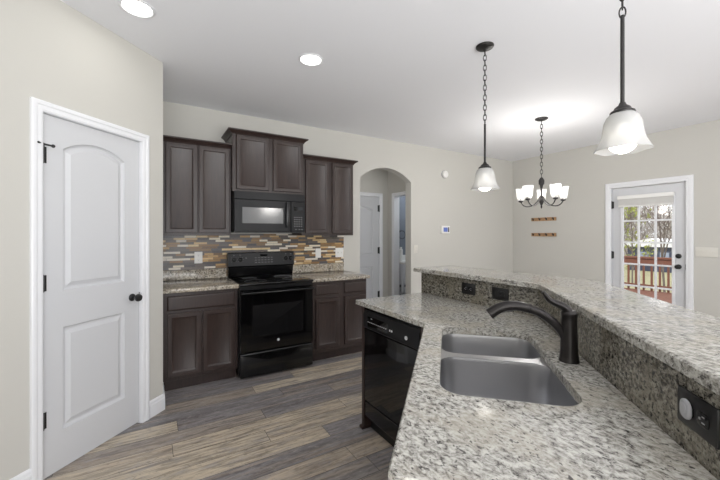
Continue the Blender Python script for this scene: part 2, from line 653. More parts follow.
baseboard('baseboard_right', [(RX, DY0 - 0.09), (RX, -3.1)], [(-1, 0), (-1, 0)])

# hall beyond the arch and the bathroom beyond it
HY, HX = 5.02, 3.60
H2X0, H2X1 = 2.655, 3.418
b = NB()
box(b, 1.5, H2X0 - 0.015, HY, HY + 0.11, 0, CZ); box(b, H2X1 + 0.015, HX + 0.11, HY, HY + 0.11, 0, CZ)
box(b, H2X0 - 0.015, H2X1 + 0.015, HY, HY + 0.11, 2.045, CZ)
struct('wall_hall_back', b, WALL)
b = NB(); box(b, 1.4, 1.5, BY + 0.13, HY + 0.11, 0, CZ)
struct('wall_hall_left', b, WALL)
BO0, BO1 = 4.21, 4.83
b = NB()
box(b, HX, HX + 0.11, BO1 + 0.012, HY, 0, CZ); box(b, HX, HX + 0.11, BY + 0.13, BO0 - 0.012, 0, CZ)
box(b, HX, HX + 0.11, BO0 - 0.012, BO1 + 0.012, 2.045, CZ)
struct('wall_hall_right', b, WALL)
b = NB(); box(b, HX + 0.11, 5.3, 5.22, 5.32, 0, CZ); box(b, 5.2, 5.3, BY + 0.13, 5.22, 0, CZ)
struct('wall_bathroom', b, BATHWALL, 'blue grey wall of the room past the arch')

def casing(b, x0, x1, zt, w=0.058, t=0.018, f=None):
    """door casing round an opening in the x-z plane, facing -y at y = 0 (f maps to space)"""
    f = f or (lambda x, y, z: (x, y, z))
    prof = [(0.0, 0.0), (0.0, 0.010), (0.010, 0.014), (0.030, 0.014), (0.036, t), (w - 0.006, t), (w, t - 0.004), (w, 0.0)]
    lps = []
    for px, sx, top in ((x0, -1, 0), (x0, -1, 1), (x1, 1, 1), (x1, 1, 0)):
        lps.append([f(px + sx * o, -d, (zt + o) if top else 0.0) for o, d in prof])
    loft(b, lps)

def jamb(b, x0, x1, zt, y0, y1, t=0.012, f=None):
    f = f or (lambda x, y, z: (x, y, z))
    for q in ((x0 - t, x0, 0, zt + t), (x1, x1 + t, 0, zt + t), (x0, x1, zt, zt + t)):
        loft(b, [[f(x, y, z) for x, z in rect(*q)] for y in (y0, y1)])

loc_f = lambda x, y, z: (x, y, z)
b = NB(); casing(b, PS0 - 0.004, PS1 + 0.004, PZ + 0.002); jamb(b, PS0, PS1, PZ, 0.0, 0.105)
struct('trim_1', b, TRIM, 'white casing round the pantry door', PO, D45, True)
b = NB(); casing(b, H2X0 - 0.004, H2X1 + 0.004, 2.034, f=lambda x, y, z: (x, HY + y, z)); jamb(b, H2X0, H2X1, 2.032, HY, HY + 0.1)
XT = b
struct('trim_2', b, TRIM)
fhall = lambda x, y, z: (HX + y, -x, z)      # opening in the hall's right wall
b = NB(); casing(b, -BO1, -BO0, 2.03, f=fhall); jamb(b, -BO1, -BO0, 2.03, -0.0, 0.11, f=fhall)
struct('trim_3', b, TRIM)
fdin = lambda x, y, z: (RX + y, -x, z)       # dining wall: x runs towards the viewer's right
b = NB(); casing(b, -DY1 - 0.006, -DY0 + 0.006, DZ + 0.008, 0.072, f=fdin); jamb(b, -DY1 - 0.006, -DY0 + 0.006, DZ + 0.006, 0.0, 0.12, f=fdin)
struct('trim_4', b, TRIM, 'white casing round the glazed patio door')

# ------------------------------------------------------------------ panel doors
def panel_door(name, label, loc, rz, x0, x1, z0, z1, y0, panels, arch=0.065):
    """two-panel moulded door in its own frame; front faces -y at y0"""
    o = thing(name, label, 'door', loc, rz, kind='structure')
    b = NB()
    f = lambda a, c, d: (a, y0 + d, c)
    (pa0, pa1, lz0, lz1, uz0, uz1) = panels
    th = 0.035
    def slab(poly):
        loft(b, [[f(a, c, 0) for a, c in poly], [f(a, c, th) for a, c in poly]])
    slab(rect(x0, pa0, z0, z1)); slab(rect(pa1, x1, z0, z1))
    slab(rect(pa0, pa1, z0, lz0)); slab(rect(pa0, pa1, lz1, uz0))
    ap = arch_pts(pa0, pa1, uz1, uz1 + arch, 14)
    for p, q in zip(ap, ap[1:]):
        slab([p, q, (q[0], z1), (p[0], z1)])
    part('slab', b, DOORW, o, local=True, smooth=False)
    steps = [(0, 0), (0.005, 0.010), (0.012, 0.016), (0.022, 0.016), (0.046, 0.005), (0.052, 0.005)]
    b = NB(); rings(b, rect(pa0, pa1, lz0, lz1), steps, f); part('lower_panel', b, DOORW, o, local=True, smooth=False)
    up = [(pa0, uz0), (pa1, uz0)] + ap[::-1]
    b = NB(); rings(b, up, steps, f); part('upper_panel', b, DOORW, o, local=True, smooth=False)
    return o

def hinge(b, x, y, z, h=0.09, side=1):
    lathe(b, [(0.005, -h / 2 - 0.006), (0.0095, -h / 2), (0.0095, h / 2), (0.005, h / 2 + 0.006)], (x, y, z), 10)
    box(b, x - 0.003, x + 0.024 * side, y + 0.003, y + 0.010, z - h / 2, z + h / 2) if side > 0 else box(b, x + 0.03 * side, x + 0.003, y + 0.003, y + 0.010, z - h / 2, z + h / 2)

YD = 0.014
d1 = panel_door('door_1', 'white two-panel pantry door with an arched upper panel', PO, D45, PS0 + 0.003, PS1 - 0.003, 0.012, PZ - 0.003, YD,
                (-0.604, -0.203, 0.236, 0.832, 1.045, 1.872))
for z in (1.815, 1.10, 0.335):
    b = NB(); hinge(b, PS0 + 0.002, YD - 0.007, z)
    part('hinge', b, BLACK_HARD, d1, 'black hinge', True)
b = NB()
tube(b, [(PS0 - 0.03, YD - 0.03, 1.872), (PS0 + 0.002, YD - 0.012, 1.872), (PS0 + 0.035, YD - 0.036, 1.866)], 0.0055, 8)
ball(b, (PS0 + 0.037, YD - 0.037, 1.866), 0.010, 10); ball(b, (PS0 - 0.03, YD - 0.03, 1.872), 0.006, 10)
lathe(b, [(0.009, 1.855), (0.009, 1.878)], (PS0 + 0.002, YD - 0.009, 0), 10)
part('door_stop', b, BLACK_HARD, d1, 'black hinge pin door stop', True)
RXM = Matrix.Rotation(R(90), 4, 'X')          # turns z to -y
b = NB()
lathe(b, [(0.026, 0), (0.026, 0.005), (0.020, 0.010), (0.011, 0.014), (0.010, 0.034), (0.018, 0.040), (0.026, 0.050), (0.0275, 0.058), (0.024, 0.067), (0.012, 0.072), (0.0, 0.073)],
      (-0.147, YD, 0.925), 20, RXM)
part('knob', b, BLACK_HARD, d1, 'black round knob', True)
b = NB(); box(b, PS1 - 0.004, PS1 + 0.003, YD - 0.002, YD + 0.02, 0.89, 0.955)
part('latch_plate', b, BLACK_HARD, d1, local=True)

d2 = panel_door('door_2', 'white two-panel door seen through the arch', (0, 0, 0), 0, H2X0 + 0.003, H2X1 - 0.003, 0.012, 2.029, HY + 0.01,
                (H2X0 + 0.125, H2X1 - 0.125, 0.236, 0.832, 1.02, 1.80))
for z in (1.83, 1.10, 0.335):
    b = NB(); hinge(b, H2X1, HY + 0.003, z, 0.11, -1); part('hinge', b, BLACK_HARD, d2, 'black hinge')
b = NB(); ball(b, (H2X0 + 0.07, HY - 0.05, 0.93), 0.027); lathe(b, [(0.012, 0), (0.012, 0.05)], (H2X0 + 0.07, HY + 0.01, 0.93), 12, RXM)
part('knob', b, BLACK_HARD, d2, 'black round knob')

# glazed patio door, built in the dining wall's frame: x = -world y, y = depth into wall
d3 = thing('door_3', 'white full-lite patio door with a fifteen pane grid', 'door', (RX, 0, 0), -R(90), kind='structure')
gx0, gx1, gz0, gz1 = -2.300, -1.742, 0.27, 1.86
fx0, fx1 = -DY1, -DY0
b = NB()
for q in ((fx0, gx0, 0.015, DZ), (gx1, fx1, 0.015, DZ), (gx0, gx1, 0.015, gz0), (gx0, gx1, gz1, DZ)):
    box(b, q[0], q[1], 0.02, 0.064, q[2], q[3])
part('slab', b, DOORW, d3, local=True, smooth=False)
b = NB()
out = rect(gx0, gx1, gz0, gz1)
def ring_frame(b, x0, x1, z0, z1, w, y0, y1):
    for q in ((x0, x0 + w, z0, z1), (x1 - w, x1, z0, z1), (x0 + w, x1 - w, z0, z0 + w), (x0 + w, x1 - w, z1 - w, z1)):
        box(b, q[0], q[1], y0, y1, q[2], q[3], 0.003, 1)
ring_frame(b, gx0 - 0.02, gx1 + 0.02, gz0 - 0.02, gz1 + 0.02, 0.032, 0.006, 0.0199)
part('lite_frame', b, TRIM, d3, local=True)
b = NB()
for i in (1, 2):
    x = gx0 + (gx1 - gx0) * i / 3
    box(b, x - 0.011, x + 0.011, 0.022, 0.040, gz0, gz1)
zr = [1.565, 1.265, 0.965, 0.665]
for z in zr:
    box(b, gx0, gx1, 0.023, 0.039, z - 0.011, z + 0.011)
part('muntin_grid', b, TRIM, d3, local=True)
b = NB(); box(b, gx0, gx1, 0.0405, 0.0445, gz0, gz1)
part('glass_pane', b, PANE, d3, local=True)
for z in (1.80, 1.08, 0.25):
    b = NB(); hinge(b, fx0 - 0.003, 0.012, z, 0.1); part('hinge', b, BLACK_HARD, d3, 'black hinge', True)
for nm, z, r in (('deadbolt', 1.10, 0.028), ('knob', 0.965, 0.028)):
    b = NB()
    lathe(b, [(0.031, 0), (0.031, 0.006), (0.026, 0.012), (0.014, 0.016)] + ([(0.012, 0.03), (0.024, 0.038), (0.028, 0.05), (0.022, 0.06), (0, 0.062)] if nm == 'knob' else [(0.012, 0.018), (0, 0.018)]),
          (-1.690, 0.02, z), 18, RXM)
    if nm == 'deadbolt':
        box(b, -1.694, -1.686, -0.015, 0.004, z - 0.016, z + 0.016, 0.002, 1)
    part(nm, b, BLACK_HARD, d3, 'black ' + nm, True)
b = NB(); box(b, fx1 - 0.003, fx1 + 0.004, 0.008, 0.03, 0.93, 1.0); part('strike_plate', b, BLACK_HARD, d3, 'black strike plate', True)

def window(name, loc, rz, x0, x1, z0, z1, n):
    o = thing(name, 'white framed window in the room wall', 'window', loc, rz, kind='structure')
    b = NB(); ring_frame(b, x0 + 0.001, x1 - 0.001, z0 + 0.001, z1 - 0.001, 0.05, 0.02, 0.09)
    for i in range(1, n):
        x = x0 + (x1 - x0) * i / n
        box(b, x - 0.03, x + 0.03, 0.025, 0.085, z0 + 0.05, z1 - 0.05)
    part('window_frame', b, TRIM, o, local=True)
    b = NB(); box(b, x0 + 0.045, x1 - 0.045, 0.05, 0.055, z0 + 0.045, z1 - 0.045); part('window_glass', b, PANE, o, local=True)
window('window_1', (RX, 0, 0), -R(90), -0.7, 2.3, 0.55, 2.4, 3)
window('window_2', (0, -3.2, 0), R(180), -4.6, 0.8, 0.1, 2.55, 4)

# raised blind on the door
bl = thing('door_blind', 'white slatted blind drawn up at the top of the patio door', 'blind', (RX, 2.02, 1.76), -R(90))
def bl_box(b, x0, x1, y0, y1, z0, z1, bev=0.0):
    box(b, x0 + 2.02, x1 + 2.02, y0, y1, z0 - 1.76, z1 - 1.76, bev, 1)
b = NB(); bl_box(b, -2.345, -1.722, -0.036, 0.004, 1.865, 1.918, 0.004); part('head_rail', b, OFFWHITE, bl, local=True)
b = NB()
for k in range(15):
    bl_box(b, -2.335, -1.732, -0.030, -0.001, 1.780 + k * 0.0056, 1.7835 + k * 0.0056)
part('slat_stack', b, OFFWHITE, bl, local=True)
b = NB(); bl_box(b, -2.335, -1.732, -0.032, 0.0, 1.758, 1.778, 0.003); part('bottom_rail', b, OFFWHITE, bl, local=True)
b = NB(); tube(b, [(0.27, -0.04, 0.13), (0.272, -0.04, -0.16)], 0.003, 6); part('tilt_wand', b, OFFWHITE, bl, local=True)

# ------------------------------------------------------------------ cabinets on the range wall
def crown(b, zt, zb, o, x0, x1, yf, yw, left, right):
    prof = [(0.0, zb), (0.006, zb), (0.010, zb + 0.012), (o * 0.55, zt - 0.024), (o * 0.8, zt - 0.018), (o, zt - 0.012), (o, zt), (0.0, zt)]
    path = ([(x0, yw, -1, 0)] if left else []) + [(x0, yf, -1 if left else 0, -1), (x1, yf, 1 if right else 0, -1)] + ([(x1, yw, 1, 0)] if right else [])
    loft(b, [[(x + sx * q, y + sy * q, z) for q, z in prof] for x, y, sx, sy in path])

def wall_cabinet(label, x0, x1, yf, z0, z1, doors, dz, crn):
    o = thing('wall_cabinet', label, 'cabinet', ((x0 + x1) / 2, BY - 0.01, z0), group='upper kitchen cabinets')
    b = NB(); box(b, x0, x1, yf + 0.0205, BY - 0.001, z0, z1, 0.0015, 1); part('cabinet_body', b, CAB, o)
    f = lambda a, c, d: (a, yf + d, c)
    for a0, a1 in doors:
        b = NB(); recess_door(b, a0, a1, dz[0], dz[1], f); part('door', b, CAB, o)
    b = NB(); crown(b, crn[0], crn[1], crn[2], x0, x1, yf + 0.02, BY - 0.001, crn[3], crn[4]); part('crown_moulding', b, CAB, o)
    return o
wall_cabinet('dark espresso upper cabinet left of the microwave beside the pantry corner', 0.0845, 0.7035, 3.70, 1.363, 2.246, [(0.119, 0.391), (0.402, 0.688)], (1.388, 2.240), (2.289, 2.238, 0.048, False, False))
wall_cabinet('taller dark espresso upper cabinet mounted above the microwave', 0.7045, 1.4635, 3.64, 1.812, 2.394, [(0.741, 1.072), (1.117, 1.449)], (1.835, 2.386), (2.436, 2.384, 0.045, True, True))
wall_cabinet('dark espresso upper cabinet right of the microwave beside the arch', 1.4645, 2.142, 3.70, 1.363, 2.246, [(1.508, 1.803), (1.848, 2.126)], (1.388, 2.228), (2.280, 2.230, 0.045, False, True))

def base_cabinet(label, x0, x1, doors, drawers, dz, wz):
    yf = 3.40
    o = thing('base_cabinet', label, 'cabinet', ((x0 + x1) / 2, 3.7, 0), group='base kitchen cabinets')
    b = NB(); box(b, x0, x1, yf + 0.0205, BY - 0.001, 0.105, 0.869, 0.0015, 1); part('cabinet_body', b, CAB, o)
    b = NB(); box(b, x0 + 0.002, x1 - 0.002, 3.49, BY - 0.002, 0.0, 0.105); part('toe_kick', b, CAB, o)
    f = lambda a, c, d: (a, yf + d, c)
    for a0, a1 in drawers:
        b = NB(); drawer_front(b, a0, a1, wz[0], wz[1], f); part('drawer', b, CAB, o)
    for a0, a1 in doors:
        b = NB(); recess_door(b, a0, a1, dz[0], dz[1], f); part('door', b, CAB, o)
base_cabinet('dark base cabinet with one wide drawer left of the range', 0.0845, 0.706, [(0.121, 0.388), (0.402, 0.677)], [(0.121, 0.677)], (0.140, 0.688), (0.712, 0.838))
base_cabinet('dark base cabinet with two drawers right of the range', 1.456, 2.146, [(1.505, 1.782), (1.852, 2.130)], [(1.507, 1.782), (1.852, 2.130)], (0.150, 0.684), (0.722, 0.836))

def counter(label, x0, x1):
    o = thing('countertop', label, 'countertop', ((x0 + x1) / 2, 3.7, 0.87), group='granite counters on the range wall')
    b = NB(); box(b, x0, x1, 3.375, BY - 0.001, 0.8695, 0.905, 0.004, 2); part('slab', b, GRANITE_WARM, o)
    b = NB(); box(b, x0, x1, BY - 0.022, BY - 0.001, 0.9055, 1.005, 0.002, 1); part('upstand', b, GRANITE_WARM, o)
counter('speckled granite countertop left of the range', 0.0845, 0.709)
counter('speckled granite countertop right of the range', 1.453, 2.168)

b = NB(); box(b, 0.0845, 2.172, BY - 0.009, BY - 0.0005, 1.0055, 1.362); box(b, 0.7102, 1.452, BY - 0.009, BY - 0.0005, 0.91, 1.0055); box(b, 0.705, 1.463, BY - 0.009, BY - 0.0005, 1.362, 1.38)
single('tile_backsplash', b, TILE, 'mosaic backsplash of thin grey, gold and white tile strips', 'backsplash', smooth=False)

# ------------------------------------------------------------------ microwave
MX0, MX1, MY, MZ0, MZ1 = 0.712, 1.4625, 3.61, 1.392, 1.8105
mw = thing('microwave', 'black over-the-range microwave below the tall cabinet', 'microwave', ((MX0 + MX1) / 2, 3.8, MZ0))
b = NB(); box(b, MX0, MX1, MY + 0.03, BY - 0.01, MZ0, MZ1, 0.003, 1); part('microwave_body', b, BLACK_SATIN, mw)
b = NB(); box(b, MX0, MX1, MY + 0.004, MY + 0.0295, 1.732, MZ1, 0.003, 1)
part('vent_panel', b, CHARCOAL, mw)
b = NB(); fm = lambda a, c, d: (a, MY + d, c)
rings(b, rect(MX0, 1.300, MZ0 + 0.012, 1.730), [(0, 0.0295), (0, 0.004), (0.004, 0), (0.060, 0)], fm, True)
md = part('door', b, CHARCOAL, mw)
def mwin():
    m = Mat('microwave_mesh_window')
    m.set(Base_Color=srgb((95, 95, 95)), Roughness=0.15, Metallic=0.4)
    return m.m
b = NB(); box(b, 0.790, 1.216, MY - 0.0015, MY + 0.002, 1.488, 1.652, 0.001, 1); part('window', b, mwin(), md, 'pale reflective window')
b = NB(); box(b, 1.243, 1.284, MY - 0.030, MY - 0.014, 1.450, 1.716, 0.006, 2); box(b, 1.255, 1.272, MY - 0.015, MY, 1.47, 1.49); box(b, 1.255, 1.272, MY - 0.015, MY, 1.68, 1.70)
part('handle', b, BLACK_SATIN, md)
b = NB(); box(b, 1.303, MX1, MY, MY + 0.0295, MZ0 + 0.012, 1.730, 0.003, 1)
for r in range(5):
    for c in range(4):
        x, z = 1.345 + c * 0.026, 1.56 - r * 0.024
        print_box(b, x - 0.007, x + 0.007, MY - 0.0012, MY + 0.0005, z - 0.0035, z + 0.0035)
for x in (1.36, 1.40, 1.43):
    print_box(b, x - 0.010, x + 0.006, MY - 0.0012, MY + 0.0005, 1.425, 1.431)
cp = part('control_panel', b, CHARCOAL, mw, print_mat=GREY_MARK)
b = NB(); box(b, 1.335, 1.435, MY - 0.0012, MY + 0.0005, 1.635, 1.672); part('display', b, BLACK_GLASS, cp)
b = NB(); box(b, MX0, MX1, MY + 0.006, MY + 0.0295, MZ0, MZ0 + 0.011, 0.002, 1); part('lower_lip', b, BLACK_SATIN, mw)

# ------------------------------------------------------------------ range
RX0, RX1, RF = 0.7115, 1.4505, 3.35
rg = thing('range', 'black freestanding electric range with a glass cooktop', 'range', ((RX0 + RX1) / 2, 3.65, 0))
b = NB(); box(b, RX0, RX1, RF + 0.045, 4.0, 0.03, 0.884, 0.003, 1)
for x in (RX0 + 0.04, RX1 - 0.04):
    for y in (RF + 0.1, 3.95):
        lathe(b, [(0.018, 0), (0.018, 0.03)], (x, y, 0), 10)
part('range_body', b, BLACK_SATIN, rg)
fr = lambda a, c, d: (a, RF + d, c)
b = NB(); rings(b, rrect(RX0 + 0.003, RX1 - 0.003, 0.022, 0.246, 0.012, 4), [(0, 0.044), (0, 0.008), (0.006, 0.002), (0.014, 0)], fr, True); part('storage_drawer', b, BLACK_GLOSS, rg)
b = NB(); rings(b, rect(RX0 + 0.003, RX1 - 0.003, 0.258, 0.846), [(0, 0.044), (0, 0.006), (0.006, 0.0), (0.02, 0)], fr, True); od = part('oven_door', b, BLACK_GLASS, rg)
b = NB(); rings(b, rrect(0.825, 1.334, 0.397, 0.70, 0.006, 3), [(0, 0.001), (0, -0.0006), (0.005, -0.0012), (0.008, -0.0006)], fr, True); part('window', b, OVEN_WINDOW, od, 'dark grey oven window')
b = NB(); tube(b, [(RX0 + 0.008, RF - 0.036, 0.820), (RX1 - 0.008, RF - 0.036, 0.820)], 0.011, 12)
for x in (RX0 + 0.03, RX1 - 0.03):
    box(b, x - 0.014, x + 0.014, RF - 0.034, RF + 0.002, 0.808, 0.832, 0.003, 1)
part('handle', b, BLACK_GLOSS, od)
b = NB(); lathe(b, [(0.012, 0), (0.012, 0.002), (0.0, 0.002)], (1.079, RF, 0.338), 20, RXM); eb = part('emblem', b, WHITE_MARK, od, 'small pale round emblem')
b = NB(); ring_n = 18
tube(b, [(1.079 + 0.0085 * cos(2 * pi * i / ring_n), RF - 0.0024, 0.338 + 0.0085 * sin(2 * pi * i / ring_n)) for i in range(ring_n)], 0.0008, 5, True)
for sx in (-1, 1):
    tube(b, [(1.079 + sx * (0.0035 + 0.0026 * cos(t)), RF - 0.0024, 0.338 + 0.004 * sin(t)) for t in [2 * pi * i / 10 for i in range(8)]], 0.0007, 5)
part('emblem_script', b, GREY_MARK, eb)
b = NB(); box(b, RX0 + 0.004, RX1 - 0.004, RF + 0.012, RF + 0.044, 0.850, 0.884); part('vent_strip', b, BLACK_SATIN, rg)
b = NB(); box(b, RX0 - 0.001, RX1 + 0.001, RF - 0.012, 3.99, 0.8845, 0.9085, 0.006, 3); ck = part('cooktop', b, BLACK_GLASS, rg)
for x, y, r in ((0.90, 3.52, 0.105), (1.27, 3.52, 0.085), (0.90, 3.78, 0.075), (1.27, 3.78, 0.10)):
    b = NB()
    tube(b, [(x + r * cos(2 * pi * i / 36), y + r * sin(2 * pi * i / 36), 0.9085) for i in range(36)], 0.0008, 4, True)
    part('burner_ring', b, GREY_MARK, ck)
b = NB()
prism(b, [(3.955, 0.909), (3.94, 0.955), (3.93, 1.015), (3.95, 1.022), (4.0, 1.022), (4.0, 0.909)], RX0 + 0.006, RX1 - 0.006, 'x')
part('backguard_base', b, BLACK_GLOSS, rg)
b = NB(); prism(b, [(3.918, 1.024), (3.912, 1.030), (3.930, 1.168), (3.938, 1.174), (4.002, 1.174), (4.002, 1.024)], RX0, RX1, 'x')
panel_bm = b
pn = Vector((0, -0.138, 0.018)).normalized()       # panel normal
TM = Vector((0, 0, 1)).rotation_difference(pn).to_matrix().to_4x4()
def on_panel(x, z, off=0.0):
    y = 3.912 + (z - 1.030) * (0.018 / 0.138)
    return Vector((x, y, z)) + pn * off
b = panel_bm
def mark(x, z, w, h):
    p = on_panel(x, z, 0.0)
    print_box(b, x - w / 2, x + w / 2, p.y - 0.0012, p.y + 0.004, z - h / 2, z + h / 2)
for kx in (0.772, 0.838, 1.352, 1.412):
    for k in range(7):
        t = R(-40 + k * 260 / 6)
        mark(kx + 0.032 * cos(t), 1.098 + 0.032 * sin(t), 0.004, 0.003)
    mark(kx, 1.148, 0.012, 0.004)
for r in range(3):
    for c in range(6):
        mark(1.005 + c * 0.036, 1.062 + r * 0.026, 0.018, 0.004)
mark(0.90, 1.118, 0.008, 0.004); mark(0.90, 1.108, 0.014, 0.003)
bg = part('control_panel', b, CHARCOAL, rg, print_mat=GREY_MARK)
for x in (0.772, 0.838, 1.352, 1.412):
    b = NB(); lathe(b, [(0.021, 0), (0.021, 0.006), (0.016, 0.010), (0.014, 0.026), (0.010, 0.028), (0, 0.028)], on_panel(x, 1.098), 18, TM)
    q = on_panel(x, 1.098, 0.026)
    box(b, q.x - 0.003, q.x + 0.003, q.y - 0.006, q.y + 0.01, q.z - 0.014, q.z + 0.014, 0.001, 1)
    part('knob', b, BLACK_GLOSS, bg)
b = NB(); p = on_panel(1.095, 1.138); box(b, 1.055, 1.135, p.y - 0.0015, p.y + 0.004, 1.130, 1.150); part('clock_display', b, BLACK_GLASS, bg)

# ------------------------------------------------------------------ switches and outlets
def plate_base(name, label, loc, rz, w, h, m, group=None, cat='outlet'):
    """plate facing local -y, centred at loc"""
    o = thing(name, label, cat, loc, rz, group)
    b = NB(); box(b, -w / 2, w / 2, -0.0065, -0.0006, -h / 2, h / 2, 0.003, 2); part('cover_plate', b, m, o, local=True)
    return o
def receptacle(o, x, z, m, slots, side=False):
    b = NB()
    rings(b, rrect(x - 0.017, x + 0.017, z - 0.014, z + 0.014, 0.009, 4), [(0, -0.004), (0, -0.0078), (0.002, -0.0085)], lambda a, c, d: (a, d, c), True)
    r = part('receptacle', b, m, o, local=True)
    b = NB()
    for dx, dz, w, h in ((-0.006, 0.003, 0.0025, 0.009), (0.006, 0.003, 0.0025, 0.007), (0, -0.007, 0.005, 0.005)):
        if side:
            dx, dz, w, h = dz, dx, h, w
        box(b, x + dx - w / 2, x + dx + w / 2, -0.0089, -0.008, z + dz - h / 2, z + dz + h / 2)
    part('slots', b, slots, r, local=True)
TY = BY - 0.009
o = plate_base('wall_outlet', 'white outlet on the mosaic tile left of the range', (0.432, TY, 1.13), 0, 0.078, 0.122, OFFWHITE, 'white outlets on the tile')
receptacle(o, 0, 0.026, OFFWHITE, GREY_MARK); receptacle(o, 0, -0.026, OFFWHITE, GREY_MARK)
o = plate_base('light_switch', 'white single switch plate on the tile just right of the range', (1.806, TY, 1.14), 0, 0.074, 0.118, OFFWHITE, cat='switch')
b = NB(); box(b, -0.016, 0.016, -0.0095, -0.006, -0.033, 0.033, 0.002, 1); part('rocker', b, OFFWHITE, o, local=True)
o = plate_base('wall_outlet', 'white double outlet near the right end of the mosaic tile', (2.108, TY, 1.14), 0, 0.118, 0.122, OFFWHITE, 'white outlets on the tile')
receptacle(o, -0.024, 0.0, OFFWHITE, BLACK_HARD); receptacle(o, 0.024, 0.0, OFFWHITE, BLACK_HARD)
o = plate_base('light_switch', 'white switch plate on the cream wall right of the arch', (3.40, BY, 1.155), 0, 0.074, 0.12, IVORY, cat='switch')
b = NB(); box(b, -0.016, 0.016, -0.0095, -0.006, -0.033, 0.033, 0.002, 1); part('rocker', b, IVORY, o, local=True)
o = plate_base('light_switch', 'white four-switch plate beside the patio door', (RX, 1.425, 1.163), -R(90), 0.20, 0.118, IVORY, cat='switch')
for k in range(4):
    x = -0.069 + k * 0.046
    b = NB(); box(b, x - 0.005, x + 0.005, -0.014, -0.006, -0.004, 0.012, 0.002, 1); part('toggle', b, IVORY, o, local=True)

# thermostat and round chime
th = thing('thermostat', 'white thermostat with a blue screen on the cream wall', 'thermostat', (3.995, BY, 1.45))
b = NB(); box(b, 3.905, 4.085, BY - 0.026, BY - 0.0006, 1.392, 1.512, 0.006, 2); part('case', b, OFFWHITE, th)
b = NB(); box(b, 3.945, 4.035, BY - 0.0275, BY - 0.024, 1.418, 1.486, 0.001, 1); part('screen', b, SCREEN, th, 'blue screen')
b = NB(); box(b, 4.045, 4.068, BY - 0.0275, BY - 0.024, 1.414, 1.490, 0.001, 1); part('buttons', b, CHARCOAL, th, 'dark button strip')
sm = thing('smoke_detector', 'round white detector mounted high on the cream wall', 'detector', (3.985, BY, 2.325))
b = NB(); lathe(b, [(0.062, 0.0006), (0.062, 0.012)], (3.985, BY, 2.325), 28, RXM); part('mounting_ring', b, PLUGGREY, sm)
b = NB(); lathe(b, [(0.056, 0.0125), (0.056, 0.034), (0.045, 0.042), (0, 0.044)], (3.985, BY, 2.325), 28, RXM); part('cover', b, OFFWHITE, sm)

# hook racks
def hook_rack(label, zc):
    y0, y1 = 3.225, 3.655
    o = thing('coat_rack', label, 'coat rack', (RX, (y0 + y1) / 2, zc), group='wooden hook racks on the dining wall')
    b = NB(); box(b, RX - 0.020, RX - 0.0006, y0, y1, zc - 0.029, zc + 0.029, 0.003, 1); part('board', b, WOOD_RACK, o)
    for k in range(4):
        y = y0 + 0.04 + k * (y1 - y0 - 0.08) / 3
        b = NB()
        box(b, RX - 0.024, RX - 0.0205, y - 0.009, y + 0.009, zc - 0.018, zc + 0.018, 0.001, 1)
        tube(b, [(RX - 0.022, y, zc + 0.004), (RX - 0.045, y, zc - 0.004), (RX - 0.056, y, zc + 0.004), (RX - 0.054, y, zc + 0.018)], 0.0045, 6)
        ball(b, (RX - 0.054, y, zc + 0.02), 0.007, 8)
        part('hook', b, BLACK_HARD, o, 'dark metal hook')
hook_rack('upper of two brown wooden hook racks on the dining wall', 1.634)
hook_rack('lower of two brown wooden hook racks on the dining wall', 1.372)

# ------------------------------------------------------------------ island
IZ0, IZ1 = 0.88, 0.91
WA, WB = 1.855, 0.706                    # granite splash faces: x = WA, then x - y = WB
YEND = 2.128
US = C45                                  # u = (x+y)/sqrt2 along the diagonal, v = (x-y)/sqrt2 across it
def uv(u, v):
    return ((u + v) * US, (u - v) * US)
SU0, SU1, SV0, SV1 = 1.037, 1.787, -0.020, 0.371
VW = WB * US
outer = [(1.246, YEND), (1.233, 1.388), uv(0.675, -0.111), uv(0.658, -0.094), uv(0.658, VW - 0.0005), (WA - 0.0005, WA - WB), (WA - 0.0005, YEND)]
hole = [uv(a, c) for a, c in rrect(SU0, SU1, SV0, SV1, 0.075, 8)]
b = NB(); holed_slab(b, outer[::-1] if sum((outer[i][0] * outer[(i + 1) % 7][1] - outer[(i + 1) % 7][0] * outer[i][1]) for i in range(7)) < 0 else outer, [hole], IZ0, IZ1, 0.004)
single('countertop', b, GRANITE, 'pale speckled granite island countertop with the sink cut out', 'countertop', smooth=False)

# granite splash between counter and raised bar
def bent(b, o0, o1, z0, z1, y_end, u_end):
    """a strip following the bend; o = how far behind the splash face"""
    def line(o):
        a, w = WA + o, WB + o * 2 ** 0.5
        e = uv(u_end, w * US)
        return [(a, y_end), (a, a - w), e]
    p, q = line(o0), line(o1)
    for i in (0, 1):
        prism(b, [p[i], p[i + 1], q[i + 1], q[i]], z0, z1)
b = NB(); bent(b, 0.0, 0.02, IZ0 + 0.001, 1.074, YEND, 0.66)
single('granite_splash', b, GRANITE_SHADED, 'speckled granite face, coloured darker for its shade, rising from the counter to the raised bar', 'backsplash', smooth=False)
b = NB(); bent(b, 0.0205, 0.14, 0.0, 1.074, YEND - 0.005, 0.66)
struct('wall_island', b, WALL)
ZL0, ZL1 = 1.0745, 1.105
fa, fb, ka, kb = 1.812, 0.690, 2.23, 1.20
led = [(fa, 2.175), (fa, fa - fb), uv(0.62, fb * US), uv(0.62, kb * US), (ka, ka - kb), (ka, 2.145), (ka - 0.03, 2.175)]
b = NB(); holed_slab(b, led, [], ZL0, ZL1, 0.005)
single('bar_top', b, GRANITE, 'raised granite bar top bending round the island above the sink', 'bar top', smooth=False)

